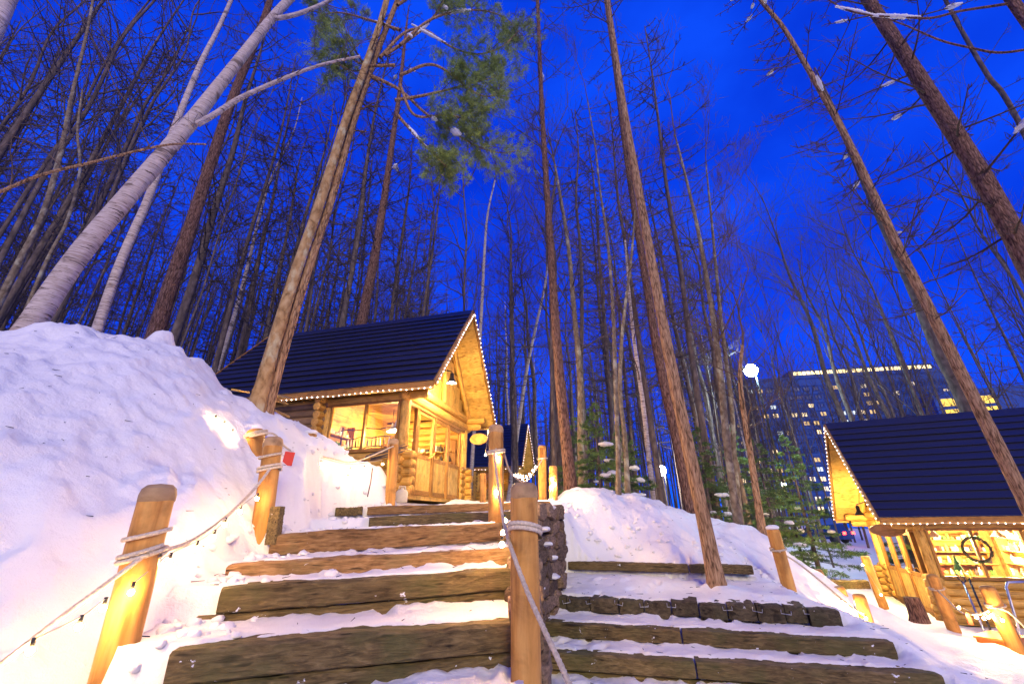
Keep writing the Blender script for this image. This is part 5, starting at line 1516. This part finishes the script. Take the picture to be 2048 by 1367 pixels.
# pine boughs: tufts of long needles at the ends of forked branches
def tufts(centres, r_, nn, L, wd):
    V = []; Fc = []; n = 0
    for c, d in centres:
        for k in range(nn):
            dd = (d * .8 + Vector((r_.gauss(0, .6), r_.gauss(0, .6), r_.gauss(0, .6)))).normalized()
            s = perp(dd, r_) * wd; l = L * r_.uniform(.6, 1.1)
            o = c + Vector((r_.uniform(-.04, .04), r_.uniform(-.04, .04), r_.uniform(-.04, .04)))
            for q in (o - s, o + s, o + dd * l): V.append((q.x, q.y, q.z))
            Fc.append((n, n + 1, n + 2)); n += 3
    return np.array(V), np.array(Fc)
pr_ = PINE
r_ = random.Random(44); polys = []
boughs = [[(760, 115), (810, 65), (850, 60), (900, 92), (950, 108), (1000, 95), (1040, 60)], [(770, 110), (830, 70), (870, 30), (900, -10), (960, -40)], [(740, 150), (800, 180), (850, 225), (905, 262), (950, 290), (1000, 305), (1035, 300)],
          [(800, 90), (860, 40), (930, 20), (1000, 30), (1045, 70)], [(790, 200), (850, 190), (930, 170), (1000, 150)], [(800, 60), (740, 40), (680, 25), (640, 30)], [(790, 130), (730, 130), (690, 110), (660, 120)], [(795, 230), (840, 280), (880, 320), (905, 345)], [(800, 150), (870, 130), (960, 190), (1010, 180)], [(795, 10), (860, -30), (960, -60), (1040, -30)], [(800, 170), (830, 230), (900, 230), (960, 250)]]
cl = []
for bi, bp in enumerate(boughs):
    ctr = cat(pix(bp, 5.85, 6.3 + r_.uniform(-.6, .9)), 5); ctr = [p - pr_.location for p in ctr]
    me, rg, _ = trunk_mesh('bough', ctr, [.036, .010], MAT['warm'], 7, .08, .05, bi, 0)
    ob = link('bough', me, pr_); polys.append(rg[::max(1, len(rg) // 6)])
    S = SEG()
    for k in range(34):
        f = r_.uniform(.30, 1) ** .7 * (len(rg) - 2); i = int(f); d = (rg[i + 1] - rg[i]).normalized()
        dd = (d + perp(d, r_) * 1.0).normalized(); L = r_.uniform(.25, .75); q = rg[i] + dd * L
        S.poly([rg[i], rg[i].lerp(q, .5) + Vector((0, 0, .03)), q], .006, .003)
        for j in range(11):
            cc = rg[i].lerp(q, r_.uniform(.5, 1.1)) + Vector((r_.gauss(0, .07), r_.gauss(0, .07), r_.gauss(0, .05))); cl.append((cc, dd))
    tag(link('twigs', S.mesh('twigs', MAT['twig']), ob), kind='stuff')
V, Fc = tufts(cl, r_, 20, .12, .0042)
tag(link('foliage', np_mesh('foliage', V, Fc, MAT['needle'], False), pr_), kind='stuff')
snow_pads(pr_, Vector(), polys, r_, 6, (.025, .045))
def pad(parent, u, v, Y, L, w_, seed):
    m = MB(); lump(m, P(u, v, Y) - parent.location, L, w_, Vector((.7, 0, -.6)).normalized(), random.Random(seed)); m.build('snow_clump', MAT['snow'], parent)
pad(pr_, 912, 266, 6.1, .20, .075, 1); pad(pr_, 868, 238, 6.0, .14, .055, 2); pad(pr_, 820, 72, 5.9, .12, .05, 3); pad(pr_, 890, 15, 6.0, .12, .05, 4)

# firs: green whorled conifers low in the wood
def fir_meshes(h, rad, seed):
    r_ = random.Random(seed); S = SEG(); C = []
    n = int(h * 17)
    for k in range(n):
        f = (k + r_.random()) / n; z = .25 + f * (h - .3); L = rad * (1 - f) ** .8 * r_.uniform(.75, 1.1) + .08
        az = r_.uniform(0, 6.283); d = Vector((math.cos(az), math.sin(az), r_.uniform(-.25, -.02)))
        p = Vector((0, 0, z)); q = p + d * L + Vector((0, 0, .1 * L))
        S.poly([p, p.lerp(q, .5) + Vector((0, 0, -.04 * L)), q], .012, .004)
        sd = d.cross(Vector((0, 0, 1))).normalized()
        for j in range(max(3, int(L * 11))):
            t = r_.uniform(.15, 1); b = p.lerp(q, t); s_ = r_.choice((-1, 1)); l = L * .34 * (1.2 - t)
            e = b + sd * s_ * l + d * l * .7 + Vector((0, 0, -.12 * l)); S.add(b, e, .004, .002)
            for i in range(3): C.append((b.lerp(e, (i + .7) / 3), (e - b).normalized() + Vector((0, 0, -.15))))
    V, Fc = tufts(C, r_, 8, .10, .011)
    tm = MB(); tm.tube([(0, 0, -.2), (0, 0, h * .5), (0, 0, h)], [.03 + h * .012, .02 + h * .006, .006], 8)
    return tm.mesh('trunk', MAT['dark']), S.mesh('branches', MAT['twig_dark']), np_mesh('foliage', V, Fc, MAT['fir'], False)
FIR = [fir_meshes(3.4, 1.15, 1), fir_meshes(5.2, 1.7, 2)]
for (u, Y, k, sc, rz, lab) in ((1208, 10.0, 0, .72, 0, 'small green fir right of the dark straight larch'), (1262, 11.0, 0, .75, 2, 'small fir partly behind the lichen-spotted tree'), (1425, 13.5, 1, .8, 1, 'dark fir filling the gap behind the big orange-lit trunk'),
                               (1545, 13.0, 1, .8, 3, 'dark green fir below the bright street lamp'), (1612, 17, 1, 1.0, 4, 'fir before the red lights left of the right cabin'), (1500, 18, 1, 1.05, 5, 'fir behind the stems left of the lamp'), (1180, 16, 0, 1.3, 5, 'dim fir deeper in the wood behind the stone wall')):
    p = P(u, 1040, Y); p.z = gz(p.x, p.y) - .05
    r0 = tag(empty('fir_tree', p, rz), lab, 'tree', 'firs under the bare trees')
    for nm, me in zip(('trunk', 'branches', 'foliage'), FIR[k]): tag(link(nm, me, r0, None, None, (sc,) * 3), kind=None if nm == 'trunk' else 'stuff')
    rr_ = random.Random(int(u))
    for j in range(4):
        hz = rr_.uniform(.25, .6) * (3.4, 5.2)[k] * sc; az_ = rr_.uniform(3.6, 5.8) - rz; rd_ = (1.15, 1.7)[k] * sc * .55 * (1 - hz / ((3.4, 5.2)[k] * sc)) ** .8
        m = MB(); lump(m, Vector((math.cos(az_) * rd_, math.sin(az_) * rd_, hz)), rr_.uniform(.15, .35), rr_.uniform(.06, .10), Vector((math.cos(az_ + .5), math.sin(az_ + .5), -.1)), rr_); m.build('snow_clump', MAT['snow'], r0)

# the wood behind: templates, then one object for each tree
def template(kind, seed):
    r_ = random.Random(seed); h = r_.uniform(15, 20)
    pts = [Vector((0, 0, -.4))]; k = 7
    for i in range(1, k + 1): jj = .05 if kind == 'larch' else .09; pts.append(Vector((r_.uniform(-jj, jj) * i * .5, r_.uniform(-jj, jj) * i * .5, h * i / k)))
    r0 = r_.uniform(.10, .15) if kind != 'thin' else r_.uniform(.05, .07)
    mat = {'larch': 'dark', 'thin': 'dark', 'decid': 'dark', 'birch': 'birch'}[kind]
    me, ring, rd = trunk_mesh('trunk', pts, [r0, r0 * .85, r0 * .7, r0 * .45, .02], MAT[mat], 9, .5, .06, seed)
    S = SEG()
    if kind == 'larch': larch_crown(ring, rd, r_, .28, 66, 2.3, S, 0.0, .62)
    elif kind == 'thin':
        for i in range(18):
            j = int(len(ring) * r_.uniform(.3, .98)); d = Vector((0, 0, 1)); decid(S, ring[min(j, len(ring) - 1)], d * .9 + perp(d, r_) * .8, r_.uniform(1, 2.2), .02, 2, r_)
    else:
        for i in range(13):
            j = int(len(ring) * r_.uniform(.32, .98)); d = Vector((0, 0, 1)); decid(S, ring[min(j, len(ring) - 1)], d * .9 + perp(d, r_) * .7, r_.uniform(1.6, 3.0), .022, 3, r_)
    S.a = [a for a in S.a]
    S.r = [(a * 1.35, b * 1.5) for a, b in S.r]
    return me, S.mesh('crown', MAT['twig_dark'])
TEMPL = {k: [template(k, 300 + 10 * i + j) for j in range(n)] for i, (k, n) in enumerate((('larch', 4), ('thin', 3), ('decid', 4), ('birch', 2)))}
NAMEOF = {'larch': 'larch_tree', 'thin': 'bare_tree', 'decid': 'bare_tree', 'birch': 'birch_tree'}
def forest(n, zone, mix, label, group, seed, mind=1.6, sc=(.8, 1.2)):
    r_ = random.Random(seed); placed = []; tries = 0
    while len(placed) < n and tries < n * 40:
        tries += 1
        x, y = zone(r_)
        if in_cabin(np.array([x]), np.array([y]), C1, 1.2)[0] or in_cabin(np.array([x]), np.array([y]), C2, 1.5)[0] or in_cabin(np.array([x]), np.array([y]), C3, 1.0)[0]: continue
        if y < 27 and (abs(math.degrees(math.atan2(x, y)) - 16.7) < 1.0 or abs(math.degrees(math.atan2(x, y)) - 31.0) < 0.9): continue   # clear of the street lamps
        if any((x - a) ** 2 + (y - b) ** 2 < mind ** 2 for a, b in placed): continue
        placed.append((x, y))
    X = np.array([p[0] for p in placed]); Yv = np.array([p[1] for p in placed]); Z = ground(X, Yv)
    for (x, y), z in zip(placed, Z):
        k = r_.choices(list(mix), list(mix.values()))[0]; tr, cr = r_.choice(TEMPL[k])
        r0 = tag(empty(NAMEOF[k], (x, y, z - .1), r_.uniform(0, 6.28)), label[k] if isinstance(label, dict) else label, 'tree', group[k] if isinstance(group, dict) else group)
        s = r_.uniform(*sc); wd = r_.uniform(.75, 1.1); r0.scale = (s * wd, s * wd, s); r0.rotation_euler = (r_.gauss(0, .02), r_.gauss(0, .025), r_.uniform(0, 6.28))
        link('trunk', tr, r0); tag(link('crown', cr, r0), kind='stuff')
def zl(r_):
    az = R(r_.uniform(-64, -13)); d = 16 + 42 * r_.random() ** .8; return math.sin(az) * d, math.cos(az) * d
def zc(r_):
    az = R(r_.uniform(-18, 30)); d = r_.uniform(16, 55); return math.sin(az) * d, math.cos(az) * d
def zr(r_):
    az = R(r_.uniform(22, 60)); d = r_.uniform(21, 70); return math.sin(az) * d, math.cos(az) * d
forest(205, zl, {'larch': 6, 'thin': 6, 'decid': .5, 'birch': .25}, {'larch': 'dark larch in the dense wood left of the left cabin', 'thin': 'pole-thin bare tree in the dense wood left of the left cabin', 'decid': 'forked bare tree in the dense wood left of the left cabin', 'birch': 'pale birch deep in the wood left of the left cabin'},
       {'larch': 'larches in the left wood', 'thin': 'thin trees in the left wood', 'decid': 'forked trees in the left wood', 'birch': 'birches in the left wood'}, 11, 1.2, (1.0, 1.45))
forest(112, zc, {'larch': 5, 'thin': 4, 'decid': 2, 'birch': .5}, {'larch': 'dark larch in the wood behind the steps and cabins', 'thin': 'pole-thin bare tree in the wood behind the steps', 'decid': 'forked bare tree in the wood behind the steps', 'birch': 'pale birch deep in the wood behind the steps'},
       {'larch': 'larches in the middle wood', 'thin': 'thin trees in the middle wood', 'decid': 'forked trees in the middle wood', 'birch': 'birches in the middle wood'}, 12, 2.0)
def zm(r_):
    az = R(r_.uniform(5, 25)); d = r_.uniform(13, 19); return math.sin(az) * d, math.cos(az) * d
forest(9, zm, {'larch': 6, 'decid': 1}, {'larch': 'slim larch standing close behind the snow mound', 'decid': 'forked bare tree standing close behind the snow mound'}, {'larch': 'larches close behind the mound', 'decid': 'forked trees close behind the mound'}, 31, 1.6, (1.0, 1.25))
forest(78, zr, {'thin': 2, 'decid': 5, 'larch': .6}, {'larch': 'dark larch among the bare trees before the hotel', 'thin': 'pole-thin bare tree before the hotel', 'decid': 'forked bare tree before the lit hotel'},
       {'larch': 'larches before the hotel', 'thin': 'thin trees before the hotel', 'decid': 'forked trees before the hotel'}, 13, 2.0)

# the far wood: a mass of trunks too deep to tell apart
S = SEG(); r_ = random.Random(99); fx = []; fy = []
for k in range(680):
    az = R(r_.uniform(-64, 58)); d = r_.uniform(46, 95)
    if az > R(32) and r_.random() < .6: continue
    fx.append(math.sin(az) * d); fy.append(math.cos(az) * d)
for x, y, z in zip(fx, fy, ground(np.array(fx), np.array(fy))):
    h = r_.uniform(15, 23); w_ = r_.uniform(.08, .17); tx, ty = x + r_.gauss(0, .35), y + r_.gauss(0, .35)
    S.poly([(x, y, z - .5), ((x + tx) / 2 + r_.gauss(0, .12), (y + ty) / 2, z + h * .5), (tx, ty, z + h)], w_, .02)
    for j in range(16):
        f = r_.uniform(.35, .97); p = Vector((x + (tx - x) * f, y + (ty - y) * f, z + h * f)); a = r_.uniform(0, 6.28); l = r_.uniform(.8, 2.4) * (1.2 - f * .7)
        e = p + Vector((math.cos(a) * l, math.sin(a) * l, l * r_.uniform(.1, .9))); S.add(p, e, .03, .012)
        for q in range(2): b_ = p.lerp(e, r_.uniform(.3, .9)); S.add(b_, b_ + Vector((r_.gauss(0, .5), r_.gauss(0, .5), r_.uniform(.1, .8))) * l * .4, .018, .01)
tag(link('distant_wood', S.mesh('distant_wood', MAT['dark'], 4)), 'dark mass of far trunks and twigs behind the nearer trees', 'wood', kind='stuff')

# ------------------------------------------------------------------ hotel beyond the trees, street lamps, car
MAT['facade'] = plain('facade_skylit', (0.03, 0.085, 0.32), 0.8, 0, 0.06, 0.3)  # pale facade with the sky's blue light put into its colour
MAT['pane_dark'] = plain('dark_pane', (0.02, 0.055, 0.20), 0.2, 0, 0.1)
ht = tag(empty('hotel', (74, 146, -2)), 'tall hotel with scattered lit windows behind the trees on the right', 'building')
hd = Vector((.99, -.14, 0)).normalized(); hn = Vector((-hd.y, hd.x, 0))
def hbox(nm, s0, s1, d0, d1, z0, z1, mat):
    m = MB(); pts = [hd * s + hn * d + Vector((0, 0, z)) for s in (s0, s1) for d in (d0, d1) for z in (z0, z1)]
    m.add(pts, [(0, 1, 3, 2), (4, 6, 7, 5), (0, 4, 5, 1), (2, 3, 7, 6), (0, 2, 6, 4), (1, 5, 7, 3)]); return fixn(m.build(nm, mat, ht, False).data)
TOP = 50
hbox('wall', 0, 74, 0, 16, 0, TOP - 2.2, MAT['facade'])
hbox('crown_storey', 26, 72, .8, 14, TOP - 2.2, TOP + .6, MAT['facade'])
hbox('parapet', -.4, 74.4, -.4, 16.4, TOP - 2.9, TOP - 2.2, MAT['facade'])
for i in range(30):
    hbox('lit_pane', 27 + i * 1.48, 28.1 + i * 1.48, .6, .85, TOP - 1.2, TOP - .1, MAT['lit_band'])
r_ = random.Random(21); FL = 3.0
def win_mesh(mat):
    m = MB(); w_, h_ = 1.9, 1.45
    m.box((0, -.02, 0), (w_, .05, h_), None, 0)
    for x in (-w_ / 2, 0, w_ / 2): m.box((x, -.12, 0), (.12, .25, h_ + .12), None, 1)
    for z in (-h_ / 2, h_ / 2): m.box((0, -.12, z), (w_ + .12, .25, .12), None, 1)
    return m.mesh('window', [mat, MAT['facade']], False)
WINS = [win_mesh(emit('lit_room_%d' % i, c_, e_)) for i, (c_, e_) in enumerate((((1.0, .74, .42), 1.3), ((1.0, .82, .6), .9), ((1.0, .66, .3), .7), ((.8, .9, 1.0), .8)))]
WIND = win_mesh(MAT['pane_dark'])
for fl in range(1, 15):
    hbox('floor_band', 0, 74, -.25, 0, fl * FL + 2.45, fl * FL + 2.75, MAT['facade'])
    for i in range(24):
        lit = r_.random() < .30
        p = hd * (1.8 + i * 3.05) - hn * .06 + Vector((0, 0, fl * FL + 1.35))
        link('window', r_.choice(WINS) if lit else WIND, ht, p, (0, 0, math.atan2(hd.y, hd.x)))
an = tag(empty('annex', (128, 118, -2)), 'building glowing yellow behind the trunks at the right', 'building')
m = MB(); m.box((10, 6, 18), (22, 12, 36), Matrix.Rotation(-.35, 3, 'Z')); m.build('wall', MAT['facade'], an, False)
for i in range(9):
    for j in range(3):
        m = MB(); m.box(Vector((10, 6, 7 + i * 3.2)) + Matrix.Rotation(-.35, 3, 'Z') @ Vector((-8 + j * 4.6, -6.1, 0)), (3.0, .3, 2.2), Matrix.Rotation(-.35, 3, 'Z')); m.build('window', MAT['lit_yellow'], an, False)

def street_lamp(label, u, v, Y, mat, e, col, rad=.11):
    h = P(u, v, Y); b = h.copy(); b.z = gz(h.x, h.y)
    r0 = tag(empty('street_lamp', b), label, 'lamp'); H = h.z - b.z
    m = MB(); m.tube([(0, 0, -.3), (0, 0, H - .3), (0, 0, H + .12)], [.05, .04, .035], 8); m.v = [(x + .22, y + .1, z) for x, y, z in m.v]; m.build('pole', MAT['black'], r0)
    m = MB(); m.tube([(.22, .1, H + .12), (.1, .05, H + .2), (0, 0, H + .16)], .025, 6); m.build('arm', MAT['black'], r0)
    m = MB(); lathe(m, [(.03, H + .2), (rad * 1.25, H + .10), (rad * 1.3, H + .06), (rad * .9, H + .06)], n=14); m.build('hood', MAT['black'], r0)
    m = MB(); ico(m, (0, 0, H), rad, 2); m.build('lantern', MAT[mat], r0)
street_lamp('tall street lamp with a cool white glare among the trees', 1502, 740, 17, 'lamp_cool', 0, None, .26)
street_lamp('white street lamp low between the trunks in the middle', 1322, 940, 24, 'lamp_white', 0, None, .27)
street_lamp('distant greenish street lamp left of the right cabin', 1566, 967, 34, 'lamp_cool', 0, None, .16)
# car with red tail lights on the road below the hotel
cp = P(1632, 1030, 40); cp.z = gz(cp.x, cp.y)
ca = tag(empty('parked_car', cp, .5), 'car with glowing red tail lights on the road beyond the firs', 'car')
def prism(mb, prof, w_):
    n = len(prof); mb.add([(-w_ / 2, y, z) for y, z in prof] + [(w_ / 2, y, z) for y, z in prof], [list(range(n)), [n + k for k in range(n)][::-1]] + [[k, n + k, n + (k + 1) % n, (k + 1) % n] for k in range(n)])
m = MB(); prism(m, [(-2.1, .35), (2.1, .35), (2.15, .75), (1.2, .95), (-1.9, 1.0), (-2.15, .9)], 1.75); fixn(m.build('body', MAT['pane_dark'], ca, False).data)
m = MB(); prism(m, [(-1.8, .98), (1.1, .94), (.5, 1.45), (-1.5, 1.5)], 1.55); fixn(m.build('cabin_glass', MAT['pane_dark'], ca, False).data)
for x in (-.8, .8):
    for y in (-1.35, 1.35):
        m = MB(); m.tube([(x - .1, y, .33), (x + .1, y, .33)], .33, 16); m.build('wheel', MAT['black'], ca)
    m = MB(); m.box((x * .85, -2.17, .82), (.34, .08, .2)); m.build('tail_light', MAT['lamp_red'], ca, False)
